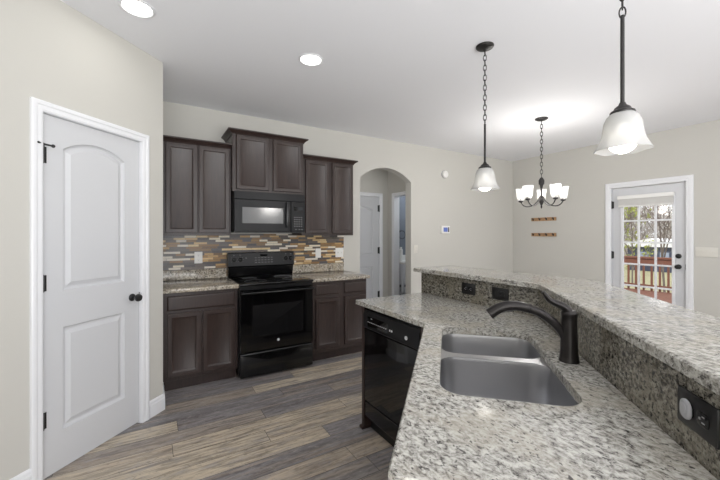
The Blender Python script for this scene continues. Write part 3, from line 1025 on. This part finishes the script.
# sink
sk = thing('sink', 'stainless steel double bowl sink set under the island counter', 'sink', (uv(1.41, 0.18)[0], uv(1.41, 0.18)[1], 0.68))
UD0, UD1 = 1.452, 1.497
bowls = [(SU0 - 0.004, UD0), (UD1, SU1 + 0.004)]
def bowl_loop(u0, u1, g, r, z):
    return [(*uv(a, c), z) for a, c in rrect(u0 + g, u1 - g, SV0 - 0.004 + g, SV1 + 0.004 - g, r, 8)]
b = NB()
outer_f = [uv(a, c) for a, c in rrect(SU0 - 0.025, SU1 + 0.025, SV0 - 0.025, SV1 + 0.025, 0.09, 8)]
holes = [[p[:2] for p in bowl_loop(u0, u1, 0, 0.07, 0)] for u0, u1 in bowls]
holed_slab(b, outer_f[::-1], holes, 0.8755, 0.8785)
part('rim', b, STEEL, sk)
for u0, u1 in bowls:
    b = NB()
    lps = [bowl_loop(u0, u1, 0, 0.07, 0.8765), bowl_loop(u0, u1, 0.002, 0.07, 0.865), bowl_loop(u0, u1, 0.006, 0.07, 0.74), bowl_loop(u0, u1, 0.012, 0.07, 0.715),
           bowl_loop(u0, u1, 0.026, 0.06, 0.700), bowl_loop(u0, u1, 0.05, 0.05, 0.695), bowl_loop(u0, u1, 0.12, 0.03, 0.693)]
    loft(b, lps, True, False, True)
    bo = part('bowl', b, STEEL, sk)
    c = uv((u0 + u1) / 2, (SV0 + SV1) / 2 + 0.02)
    b = NB(); lathe(b, [(0.045, 0.6935), (0.044, 0.6965), (0.036, 0.696), (0.03, 0.694), (0, 0.694)], (c[0], c[1], 0), 24)
    part('drain', b, CHROME, bo, 'round drain')

# faucet
FU, FV = 1.4125, 0.434
fc = uv(FU, FV)
fa_ = thing('faucet', 'dark bronze pull-out kitchen faucet behind the sink', 'faucet', (fc[0], fc[1], IZ1))
b = NB(); lathe(b, [(0.034, 0.9102), (0.034, 0.916), (0.031, 0.922), (0.031, 0.930), (0.0295, 0.940), (0.0275, 1.0), (0.0260, 1.06), (0.0260, 1.072), (0.0275, 1.076), (0.0275, 1.086), (0.021, 1.096), (0.0, 1.098)], (fc[0], fc[1], 0), 28)
part('faucet_body', b, BRONZE, fa_)
def arc(pts, n=5):
    """Catmull-Rom through points"""
    P = [Vector(p) for p in pts]
    P = [P[0] * 2 - P[1]] + P + [P[-1] * 2 - P[-2]]
    out = []
    for i in range(1, len(P) - 2):
        for k in range(n):
            t = k / n
            a, q, c, d = P[i - 1:i + 3]
            out.append(0.5 * ((2 * q) + (c - a) * t + (2 * a - 5 * q + 4 * c - d) * t * t + (3 * q - a - 3 * c + d) * t ** 3))
    out.append(P[-2])
    return out
def fpt(v, z, du=0.0):
    p = uv(FU + du, v)
    return (p[0], p[1], z)
sp = arc([fpt(0.425, 0.985), fpt(0.405, 1.022), fpt(0.375, 1.055), fpt(0.335, 1.082), fpt(0.300, 1.095)])
b = NB(); tube(b, sp, [0.0145 + 0.002 * i / (len(sp) - 1) for i in range(len(sp))], 14); part('spout', b, BRONZE, fa_)
wd = arc([fpt(0.302, 1.0945), fpt(0.265, 1.102), fpt(0.225, 1.101), fpt(0.190, 1.088), fpt(0.160, 1.066)])
b = NB(); tube(b, wd, [0.0165 + 0.0050 * (i / (len(wd) - 1)) for i in range(len(wd))], 14)
lathe(b, [(0.0175, -0.003), (0.0185, 0.0), (0.0175, 0.003)], wd[0], 16, (wd[1] - wd[0]).to_track_quat('Z', 'Y').to_matrix().to_4x4())
wand = part('spray_wand', b, BRONZE, fa_)
b = NB(); m3 = wd[9]
box(b, -0.024, 0.012, -0.006, 0.006, -0.022, -0.012, 0.003, 1)
b.transform(Matrix.Translation(m3) @ Matrix.Rotation(-D45, 4, 'Z'))
part('spray_button', b, BLACK_SATIN, wand)
lv = arc([fpt(0.432, 1.092), fpt(0.415, 1.108), fpt(0.392, 1.118), fpt(0.370, 1.130), fpt(0.357, 1.146), fpt(0.348, 1.160)])
b = NB(); tube(b, lv, [0.023 - 0.013 * i / (len(lv) - 1) for i in range(len(lv))], 12, flat=0.7); part('handle', b, BRONZE, fa_)

# outlets on the granite
def granite_outlet(label, loc, rz, plug=False):
    o = plate_base('wall_outlet', label, loc, rz, 0.118, 0.076, BLACK_SATIN, 'black outlets on the granite splash')
    receptacle(o, -0.022, 0, BLACK_GLOSS, GREY_MARK, True)
    receptacle(o, 0.022, 0, BLACK_GLOSS, GREY_MARK, True)
granite_outlet('black outlet on the granite splash nearest the arch', (WA, 1.645, 1.003), -R(90))
o = plate_base('wall_outlet', 'black blank-faced outlet on the granite splash behind the faucet', (WA, 1.395, 1.004), -R(90), 0.118, 0.076, BLACK_SATIN, 'black outlets on the granite splash')
b = NB(); box(b, -0.034, 0.034, -0.0085, -0.006, -0.017, 0.017, 0.002, 1); dev = part('decora_insert', b, BLACK_SATIN, o, local=True)
b = NB(); box(b, -0.002, 0.012, -0.0095, -0.008, -0.006, 0.006, 0.001, 1); part('button', b, BLACK_GLOSS, dev, local=True)
pc = uv(0.852, VW)
granite_outlet('black outlet with a grey cap on the granite at the right edge', (pc[0], pc[1], 1.004), -R(135))
pc2 = uv(0.8745, VW)
cpz = thing('outlet_cap', 'pale grey oval cap plugged into the nearest black outlet', 'plug', (pc2[0], pc2[1], 1.004), -R(135))
b = NB(); rings(b, rrect(-0.016, 0.016, -0.021, 0.021, 0.0155, 6), [(0, -0.009), (0, -0.012), (0.003, -0.0145), (0.005, -0.0145)], lambda a, c, d: (a, d, c), True)
part('cap_face', b, PLUGGREY, cpz, local=True)
b = NB(); rings(b, rrect(-0.0085, 0.0085, -0.013, 0.013, 0.008, 5), [(0, -0.014), (0, -0.0155), (0.0015, -0.016)], lambda a, c, d: (a, d, c), True)
part('cap_centre', b, PLUGGREY, cpz, local=True)

# dishwasher end panel, dishwasher, corner filler and the diagonal cabinet
b = NB()
box(b, 1.287, WA - 0.001, 2.084, 2.112, 0.0, 0.8795, 0.001, 1); box(b, 1.272, 1.36, 2.080, 2.124, 0.0, 0.022, 0.005, 2)
single('end_panel', b, CAB, 'dark wood end panel closing the island beside the dishwasher', 'panel')
dw = thing('dishwasher', 'black built-in dishwasher in the end of the island', 'dishwasher', (1.55, 1.785, 0))
DF, DA, DB = 1.288, 1.487, 2.0825
fd = lambda a, c, d: (DF + d, -a, c)             # a runs towards the viewer's right
b = NB(); box(b, DF + 0.05, WA - 0.01, DA, DB, 0.09, 0.872); part('tub', b, BLACK_SATIN, dw)
b = NB(); box(b, DF + 0.055, WA - 0.02, DA + 0.004, DB - 0.004, 0.0, 0.09); part('toe_kick', b, BLACK_SATIN, dw)
b = NB(); rings(b, rect(-DB + 0.001, -DA - 0.001, 0.21, 0.715), [(0, 0.049), (0, 0.006), (0.005, 0.001), (0.012, 0)], fd, True); part('door', b, BLACK_GLASS, dw)
b = NB(); rings(b, rect(-DB + 0.001, -DA - 0.001, 0.095, 0.203), [(0, 0.049), (0, 0.008), (0.004, 0.005), (0.01, 0.004)], fd, True); part('access_panel', b, BLACK_GLOSS, dw)
b = NB()
prism(b, [(DF + 0.049, 0.719), (DF + 0.002, 0.719), (DF - 0.004, 0.728), (DF - 0.006, 0.815), (DF + 0.004, 0.842), (DF + 0.049, 0.842)], -DB + 0.001, -DA - 0.001, 'y')
bmesh.ops.transform(b, matrix=Matrix.Scale(-1, 4, (0, 1, 0)), verts=b.verts)
cpn = part('control_panel', b, CHARCOAL, dw)
b = NB(); box(b, DF + 0.004, DF + 0.049, DA + 0.004, DB - 0.004, 0.845, 0.868, 0.003, 1); part('vent_trim', b, BLACK_GLOSS, dw)
b = NB(); rings(b, rrect(-2.03, -1.79, 0.738, 0.812, 0.01, 3), [(0, 0.0), (0, -0.0052), (0.003, -0.0062)], fd, True)
for k in range(11):
    y = 2.02 - k * 0.021
    print_box(b, DF - 0.0072, DF - 0.0055, y - 0.004, y + 0.004, 0.769, 0.774)
print_box(b, DF - 0.0072, DF - 0.0055, 1.97, 1.985, 0.797, 0.801)
for k in range(2):
    print_box(b, DF - 0.0072, DF - 0.003, 1.762 - k * 0.02, 1.772 - k * 0.02, 0.765, 0.776)
part('button_panel', b, BLACK_GLASS, cpn, print_mat=WHITE_MARK)
b = NB(); RYM = Matrix.Rotation(R(-90), 4, 'Y')
lathe(b, [(0.012, 0), (0.012, 0.004), (0, 0.004)], (DF - 0.0045, 1.605, 0.765), 18, RYM); part('emblem', b, WHITE_MARK, cpn, 'small white round emblem')
b = NB(); prism(b, [(1.289, 1.4845), (1.289, 1.395), (1.245, 1.351), (1.285, 1.311), (1.34, 1.36), (1.34, 1.4845)], 0.0, 0.8795)
single('corner_filler', b, CAB, 'dark wood filler strip at the inside corner of the island', 'panel')
# diagonal sink cabinet, frame: x along the diagonal towards the dishwasher, y towards the pantry
sc = thing('base_cabinet', 'dark sink base cabinet facing the pantry under the island counter', 'cabinet', (0, 0, 0), D45, group='base kitchen cabinets')
yF, yK = 0.060, -VW + 0.022
fs = lambda a, c, d: (a, yF + 0.02 - d, c)
b = NB()
box(b, 0.68, 0.70, yK, yF, 0.10, 0.8745); box(b, 1.80, 1.815, -0.02, yF, 0.10, 0.8745); box(b, 0.70, 1.80, -0.43, yF - 0.02, 0.10, 0.12)
box(b, 0.70, 1.80, yF - 0.02, yF, 0.10, 0.8745)
part('cabinet_body', b, CAB, sc, local=True)
b = NB(); box(b, 0.69, 1.80, -0.40, yF - 0.07, 0.0, 0.10); part('toe_kick', b, CAB, sc, local=True)
for a0, a1 in ((0.72, 1.02), (1.06, 1.40), (1.42, 1.76)):
    b = NB(); recess_door(b, a0, a1, 0.14, 0.69, fs); part('door', b, CAB, sc, local=True)
    b = NB(); drawer_front(b, a0, a1, 0.715, 0.84, fs); part('drawer', b, CAB, sc, local=True)

# ------------------------------------------------------------------ lights that hang
def chain(b, x, y, z1, z0, L=0.045, r=0.0028, w=0.011):
    n = max(1, round((z1 - z0) / (L * 0.78)))
    step = (z1 - z0) / n
    for k in range(n):
        zc = z1 - step * (k + 0.5)
        ang = (k % 2) * pi / 2 + 0.5
        pts = []
        for i in range(14):
            t = 2 * pi * i / 14
            s = w * cos(t)
            pts.append((x + s * cos(ang), y + s * sin(ang), zc + (L * 0.52) * sin(t)))
        tube(b, pts, r, 6, True)

def shade_shell(b, prof, c, n=36, t=0.003, wave=0.0):
    """thin glass of revolution, open below, with a faintly scalloped rim"""
    def lp(r, z, k):
        return [(c[0] + (r + wave * k * cos(6 * 2 * pi * i / n)) * cos(2 * pi * i / n), c[1] + (r + wave * k * cos(6 * 2 * pi * i / n)) * sin(2 * pi * i / n),
                 c[2] + z - wave * 0.8 * k * cos(6 * 2 * pi * i / n)) for i in range(n)]
    m = len(prof)
    ks = [(i / (m - 1)) ** 2 for i in range(m)]
    o = [lp(r, z, k) for (r, z), k in zip(prof, ks)]
    i = [lp(r - t, z, k) for (r, z), k in zip(prof, ks)]
    loft(b, o + i[::-1], True, False, False, True)

def pendant(label, x, y, z_chain, zb, can_label=None):
    o = thing('pendant_light', label, 'pendant light', (x, y, CZ), group='pendant lights over the bar')
    b = NB(); lathe(b, [(0.062, CZ - 0.0005), (0.062, CZ - 0.006), (0.056, CZ - 0.014), (0.035, CZ - 0.022), (0.012, CZ - 0.026), (0.010, CZ - 0.036), (0, CZ - 0.036)], (x, y, 0), 28); part('canopy', b, DARK_METAL, o)
    b = NB(); chain(b, x, y, CZ - 0.032, z_chain); part('chain', b, DARK_METAL, o)
    zc = zb + 0.165
    b = NB(); tube(b, [(x, y, z_chain + 0.006), (x, y, zc + 0.02)], 0.0075, 12); part('rod', b, DARK_METAL, o)
    b = NB(); lathe(b, [(0.042, zc - 0.014), (0.044, zc - 0.008), (0.042, zc - 0.002), (0.032, zc + 0.004), (0.027, zc + 0.014), (0.014, zc + 0.024), (0.010, zc + 0.034), (0, zc + 0.034)], (x, y, 0), 28)
    lathe(b, [(0.017, zc - 0.05), (0.017, zc - 0.012)], (x, y, 0), 16)
    part('socket_cap', b, DARK_METAL, o)
    b = NB(); shade_shell(b, [(0.043, 0.153), (0.055, 0.141), (0.064, 0.118), (0.068, 0.092), (0.071, 0.068), (0.078, 0.045), (0.088, 0.024), (0.095, 0.010), (0.097, 0.004)], (x, y, zb), wave=0.002)
    part('lamp_shade', b, SHADE, o, 'frosted white bell glass shade')
    b = NB(); ball(b, (x, y, zb + 0.042), 0.052, 24); lathe(b, [(0.024, zb + 0.07), (0.016, zb + 0.11), (0.016, zc - 0.04)], (x, y, 0), 16)
    part('bulb', b, BULB, o, 'lit white globe bulb')
pendant('black rod pendant with white glass shade over the far bar end', 2.048, 1.669, 2.155, 1.690)
pendant('large near pendant with white glass shade at upper right', 1.655, 0.665, 2.262, 1.712)

ch = thing('chandelier', 'dark five-arm chandelier with clear glass cups over the dining area', 'chandelier', (3.887, 2.370, CZ))
cx, cy = 3.887, 2.370
b = NB(); lathe(b, [(0.07, CZ - 0.0005), (0.07, CZ - 0.008), (0.05, CZ - 0.02), (0.015, CZ - 0.028), (0, CZ - 0.028)], (cx, cy, 0), 28); part('canopy', b, DARK_METAL, ch)
b = NB(); chain(b, cx, cy, CZ - 0.026, 2.035, 0.055, 0.0035, 0.013); part('chain', b, DARK_METAL, ch)
b = NB(); lathe(b, [(0, 2.04), (0.012, 2.035), (0.022, 2.02), (0.032, 2.0), (0.030, 1.96), (0.018, 1.945), (0.012, 1.90), (0.012, 1.80), (0.022, 1.785), (0.026, 1.76), (0.018, 1.735), (0.008, 1.71), (0.010, 1.69), (0, 1.672)], (cx, cy, 0), 20); part('column', b, DARK_METAL, ch)
def clear_glass():
    m = Mat('seeded_clear_glass')
    t = m.t
    t.nodes.remove(m.b)
    tr = t.nodes.new('ShaderNodeBsdfTransparent')
    df = t.nodes.new('ShaderNodeBsdfTranslucent')
    gl = t.nodes.new('ShaderNodeBsdfGlossy')
    gl.inputs['Roughness'].default_value = 0.1
    a = t.nodes.new('ShaderNodeMixShader'); a.inputs[0].default_value = 0.45
    t.links.new(tr.outputs[0], a.inputs[1]); t.links.new(df.outputs[0], a.inputs[2])
    c = t.nodes.new('ShaderNodeMixShader'); c.inputs[0].default_value = 0.1
    t.links.new(a.outputs[0], c.inputs[1]); t.links.new(gl.outputs[0], c.inputs[2])
    t.links.new(c.outputs[0], t.nodes['Material Output'].inputs[0])
    return m.m
CLEAR = clear_glass()
for k in range(5):
    a = R(31.4 + 72 * k)
    dx, dy = cos(a), sin(a)
    pt = lambda r, z: (cx + dx * r, cy + dy * r, z)
    b = NB(); tube(b, arc([pt(0.018, 1.82), pt(0.045, 1.76), pt(0.10, 1.715), pt(0.16, 1.705), pt(0.205, 1.725), pt(0.232, 1.765)], 4), 0.0065, 8)
    lathe(b, [(0.008, 1.757), (0.026, 1.765), (0.028, 1.778), (0.012, 1.785), (0.014, 1.81)], pt(0.232, 0), 14)
    arm = part('arm', b, DARK_METAL, ch)
    b = NB(); shade_shell(b, [(0.030, 1.78), (0.040, 1.792), (0.047, 1.82), (0.050, 1.86), (0.054, 1.90), (0.058, 1.922)], pt(0.232, 0), 24, 0.003)
    part('glass_cup', b, CLEAR, arm, 'clear glass cup')
    b = NB(); lathe(b, [(0.012, 1.79), (0.014, 1.81), (0.022, 1.84), (0.024, 1.86), (0.018, 1.885), (0, 1.895)], pt(0.232, 0), 14)
    part('bulb', b, BULB, arm, 'lit bulb')
lamp('chandelier_glow', 'POINT', (0, 0, 1.95 - CZ), CHAN_W * 2, color=(1, 0.97, 0.92), radius=0.25, parent=ch)

def downlight(label, x, y):
    o = thing('recessed_light', label, 'recessed light', (x, y, CZ), group='recessed ceiling lights')
    b = NB(); lps = []
    for r, z in ((0.096, CZ - 0.0004), (0.096, CZ - 0.004), (0.084, CZ - 0.008), (0.078, CZ - 0.004), (0.078, CZ - 0.0004)):
        lps.append([(x + r * cos(2 * pi * i / 40), y + r * sin(2 * pi * i / 40), z) for i in range(40)])
    loft(b, lps, True, False, False, True); part('trim_ring', b, TRIM, o)
    b = NB(); lathe(b, [(0.077, CZ - 0.0004), (0.077, CZ - 0.0035), (0.0, CZ - 0.0045)], (x, y, 0), 40); part('lens', b, LENS, o, 'glowing white lens')
    lamp('downlight', 'AREA', (0, 0, -0.012), CAN_W, color=(1, 0.98, 0.94), size=0.15, parent=o)
downlight('recessed ceiling light nearest the pantry door', -0.068, 2.455)
downlight('recessed ceiling light in front of the microwave cabinets', 1.058, 2.490)

# ceiling fan behind the camera, mirrored in the microwave
FXc, FYc = 2.6, -1.5
fan = thing('ceiling_fan', 'dark ceiling fan mirrored in the microwave front', 'ceiling fan', (FXc, FYc, CZ))
b = NB(); lathe(b, [(0.075, CZ - 0.0005), (0.075, CZ - 0.01), (0.05, CZ - 0.05), (0.02, CZ - 0.06)], (FXc, FYc, 0), 24); part('canopy', b, DARK_METAL, fan)
b = NB(); tube(b, [(FXc, FYc, CZ - 0.055), (FXc, FYc, CZ - 0.17)], 0.014, 12); part('rod', b, DARK_METAL, fan)
b = NB(); lathe(b, [(0.04, CZ - 0.165), (0.10, CZ - 0.185), (0.125, CZ - 0.22), (0.125, CZ - 0.27), (0.09, CZ - 0.30), (0.07, CZ - 0.32), (0, CZ - 0.32)], (FXc, FYc, 0), 28); part('motor', b, DARK_METAL, fan)
for k in range(5):
    b = NB()
    box(b, 0.10, 0.24, -0.018, 0.018, -0.004, 0.004, 0.002, 1)
    prism(b, [(0.20, -0.055), (0.60, -0.072), (0.645, -0.05), (0.65, 0.05), (0.60, 0.072), (0.20, 0.055)], -0.0045, 0.0045)
    b.transform(Matrix.Translation((FXc, FYc, CZ - 0.285)) @ Matrix.Rotation(R(20 + 72 * k), 4, 'Z') @ Matrix.Rotation(R(11), 4, 'X'))
    part('blade', b, CAB, fan)
b = NB(); lathe(b, [(0.065, CZ - 0.321), (0.12, CZ - 0.345), (0.13, CZ - 0.365), (0.11, CZ - 0.40), (0.06, CZ - 0.425), (0, CZ - 0.432)], (FXc, FYc, 0), 28); part('light_bowl', b, BULB, fan, 'lit white glass bowl')
lamp('fan_glow', 'POINT', (0, 0, -0.62), FAN_W, color=(1, 0.97, 0.93), radius=0.12, parent=fan)

# ------------------------------------------------------------------ bathroom glimpsed through the hall
vn = thing('vanity', 'white bathroom vanity glimpsed past the arch', 'vanity', (4.3, 4.95, 0))
b = NB(); box(b, 3.74, 4.9, 4.78, 5.219, 0.50, 0.86, 0.003, 1); box(b, 3.74, 4.9, 4.78, 5.219, 0.34, 0.38, 0.003, 1)
for x in (3.74, 4.86):
    for y in (4.78, 5.18):
        box(b, x, x + 0.04, y, y + 0.039, 0.0, 0.52)
part('vanity_frame', b, VANITY, vn)
b = NB(); box(b, 3.73, 4.91, 4.76, 5.2195, 0.861, 0.895, 0.004, 1); box(b, 3.73, 4.91, 5.20, 5.2195, 0.895, 0.99); part('vanity_top', b, OFFWHITE, vn)
for x0 in (3.77, 4.34):
    b = NB(); recess_door(b, x0, x0 + 0.52, 0.53, 0.84, lambda a, c, d: (a, 4.76 + d, c)); dd = part('drawer', b, VANITY, vn)
    b = NB(); tube(b, [(x0 + 0.12, 4.76, 0.72), (x0 + 0.12, 4.735, 0.72), (x0 + 0.24, 4.735, 0.72), (x0 + 0.24, 4.76, 0.72)], 0.006, 6); part('pull', b, BLACK_HARD, dd, 'black pull')
tr_ = thing('towel_ring', 'black towel ring on the blue grey wall past the arch', 'towel ring', (4.02, 5.22, 1.5))
b = NB(); lathe(b, [(0.022, 0.0005), (0.022, 0.01), (0.01, 0.014), (0.01, 0.05)], (4.0, 5.22, 1.44), 14, RXM); part('wall_mount', b, BLACK_HARD, tr_)
b = NB(); tube(b, [(4.03 + 0.075 * cos(2 * pi * i / 24), 5.165, 1.37 + 0.075 * sin(2 * pi * i / 24)) for i in range(24)], 0.006, 6, True); part('ring', b, BLACK_HARD, tr_)
b = NB(); lathe(b, [(0.03, 0.8955), (0.034, 0.91), (0.034, 1.10), (0.02, 1.12), (0.02, 1.15), (0, 1.15)], (3.86, 4.98, 0), 20)
single('lotion_bottle', b, OFFWHITE, 'tall white bottle standing on the bathroom vanity', 'bottle', loc=(3.86, 4.98, 0.8955))

# ------------------------------------------------------------------ outside the patio door
GROUND = plain('leaf_strewn_grass', (168, 163, 128), 0.9, var=0.3)
REDWOOD = plain('red_stained_deck_wood', (122, 80, 63), 0.6, var=0.12)
BARK = plain('grey_brown_bark', (112, 102, 96), 0.9, var=0.2)
TWIG = plain('pale_grey_twigs', (168, 160, 153), 0.9, var=0.25)
LEAF = plain('yellow_green_leaves', (150, 158, 80), 0.7, var=0.2)
b = NB(); box(b, RX + 0.13, 60, -30, 50, -1.5, -0.9)
struct('ground', b, GROUND)
rl = thing('deck_railing', 'red-stained wooden railing beyond the patio door', 'railing', (11.2, 3.5, -0.1))
b = NB(); box(b, 11.16, 11.30, -1.5, 9.0, 0.74, 0.79, 0.004, 1); box(b, 11.19, 11.23, -1.5, 9.0, 0.60, 0.735); part('top_rail', b, REDWOOD, rl)
b = NB(); box(b, 11.19, 11.23, -1.5, 9.0, -0.03, 0.06); part('bottom_rail', b, REDWOOD, rl)
b = NB(); box(b, 11.15, 11.30, -1.5, 9.0, -0.50, -0.10); part('rim_board', b, REDWOOD, rl)
for k in range(60):
    y = -1.3 + k * 0.172
    b = NB(); box(b, 11.232, 11.27, y - 0.02, y + 0.02, -0.1, 0.74); part('baluster', b, REDWOOD, rl)
for y in (-1.4, 1.6, 4.9, 8.8):
    b = NB(); box(b, 11.15, 11.28, y - 0.05, y + 0.05, -0.9, 0.84, 0.004, 1); part('post', b, REDWOOD, rl)
b = NB()
for k in range(36):
    x = RX + 0.14 + k * 0.146
    box(b, x, x + 0.14, -2.5, 8.9, -0.13, -0.10)
box(b, RX + 0.14, 11.14, -2.5, 8.9, -0.89, -0.131)
single('deck_platform', b, REDWOOD, 'red-brown board deck outside the glazed patio door', 'deck', smooth=False)

sh = thing('garden_shed', 'dark blue-grey shed with a white roof beyond the railing', 'shed', (27.3, 9.2, -0.9))
b = NB(); box(b, 26.6, 29.0, 7.9, 10.4, -0.9, 0.62); part('shed_wall', b, plain('dark_blue_siding', (66, 72, 92), 0.6), sh)
b = NB(); prism(b, [(7.7, 0.62), (10.6, 0.62), (10.6, 0.80), (9.15, 1.15), (7.7, 0.80)], 26.4, 29.2, 'x'); part('shed_roof', b, plain('pale_roof', (235, 236, 238), 0.7), sh)
for y in (8.5, 9.5):
    b = NB(); box(b, 26.57, 26.605, y - 0.22, y + 0.22, -0.2, 0.3); part('shed_window', b, plain('shed_glass', (150, 160, 180), 0.2), sh)

def make_tree(seed, h, leafy):
    rnd = random.Random(seed)
    bt, bb, bl_ = NB(), NB(), NB()
    def grow(b, p, d, L, r, depth):
        pts, rad = [p], [r]
        q = p.copy()
        for i in range(3):
            d = (d + Vector((rnd.uniform(-.22, .22), rnd.uniform(-.22, .22), rnd.uniform(-.05, .18)))).normalized()
            q = q + d * L / 3
            pts.append(q.copy()); rad.append(r * (1 - 0.22 * (i + 1)))
        tube(b, pts, rad, 5 if depth < 2 else 3)
        if depth >= 4:
            if leafy:
                for i in range(4):
                    c = pts[-1] + Vector((rnd.uniform(-.3, .3), rnd.uniform(-.3, .3), rnd.uniform(-.3, .3)))
                    s = rnd.uniform(0.06, 0.12)
                    n = Vector((rnd.uniform(-1, 1), rnd.uniform(-1, 1), rnd.uniform(-1, 1))).normalized()
                    a = n.orthogonal().normalized() * s; e = n.cross(a)
                    bl_.faces.new([bl_.verts.new(c + t) for t in (a, e * .6, -a, -e * .6)])
            return
        for k in range(rnd.randint(4, 5) if depth < 3 else 3):
            t = rnd.uniform(0.15, 1.0) * 3
            i = min(2, int(t))
            s = pts[i].lerp(pts[i + 1], t - i)
            nd = (d * 0.6 + Vector((rnd.uniform(-1, 1), rnd.uniform(-1, 1), rnd.uniform(-.35, .8)))).normalized()
            grow(bb, s, nd, L * rnd.uniform(0.5, 0.72), r * 0.62, depth + 1)
    grow(bt, Vector((0, 0, -0.02)), Vector((0, 0, 1)), h * 0.55, h * 0.010, 0)
    o = thing('garden_tree', 'tree', 'tree', (0, 0, 0), 0, 'trees behind the house')
    part('trunk', bt, BARK, o, local=True)
    part('branches', bb, BARK, o, local=True)
    if leafy:
        part('foliage', bl_, LEAF, o, 'yellow-green leaves', local=True, smooth=False)
    else:
        bl_.free()
    return o
protos = [make_tree(3, 6.5, False), make_tree(8, 7.5, False), make_tree(11, 6.0, True)]
spots = [(18.9, 7.2, 2, 'yellow-green leafing tree seen top left in the patio door'), (15.4, 4.9, 0, None), (17.2, 10.2, 1, None), (22.4, 5.9, 1, None),
         (23.2, 9.6, 0, None), (26.6, 5.4, 0, None), (24.8, 13.0, 1, None), (30.6, 7.0, 1, None), (31.8, 12.0, 0, None)]
used = set()
rnd = random.Random(5)
for x, y, k, lab in spots:
    t = protos[k] if k not in used else copy_tree(protos[k])
    used.add(k)
    t.location = (x, y, -0.9)
    s = rnd.uniform(0.9, 1.2)
    t.scale = (s * 0.55, s * 0.55, s)
    t.rotation_euler = (0, 0, rnd.uniform(0, 6))
    t['label'] = lab or 'bare grey-brown tree behind the patio railing'
rnd = random.Random(21)
b = NB()
for k in range(3800):
    x = rnd.uniform(35.5, 41)
    y = rnd.uniform(0.28, 0.46) * x
    z = -0.9 + 4.6 * rnd.random() ** 1.3
    d = Vector((rnd.uniform(-1, 1), rnd.uniform(-1, 1), rnd.uniform(-0.3, 1.3))).normalized()
    L = rnd.uniform(0.5, 1.3)
    tube(b, [(x, y, z), Vector((x, y, z)) + d * L], [rnd.uniform(0.014, 0.034), 0.01], 3)
single('bare_thicket', b, TWIG, 'tangle of bare grey-brown twigs far behind the shed', 'thicket', kind='stuff', smooth=False)
bpy.context.view_layer.update()
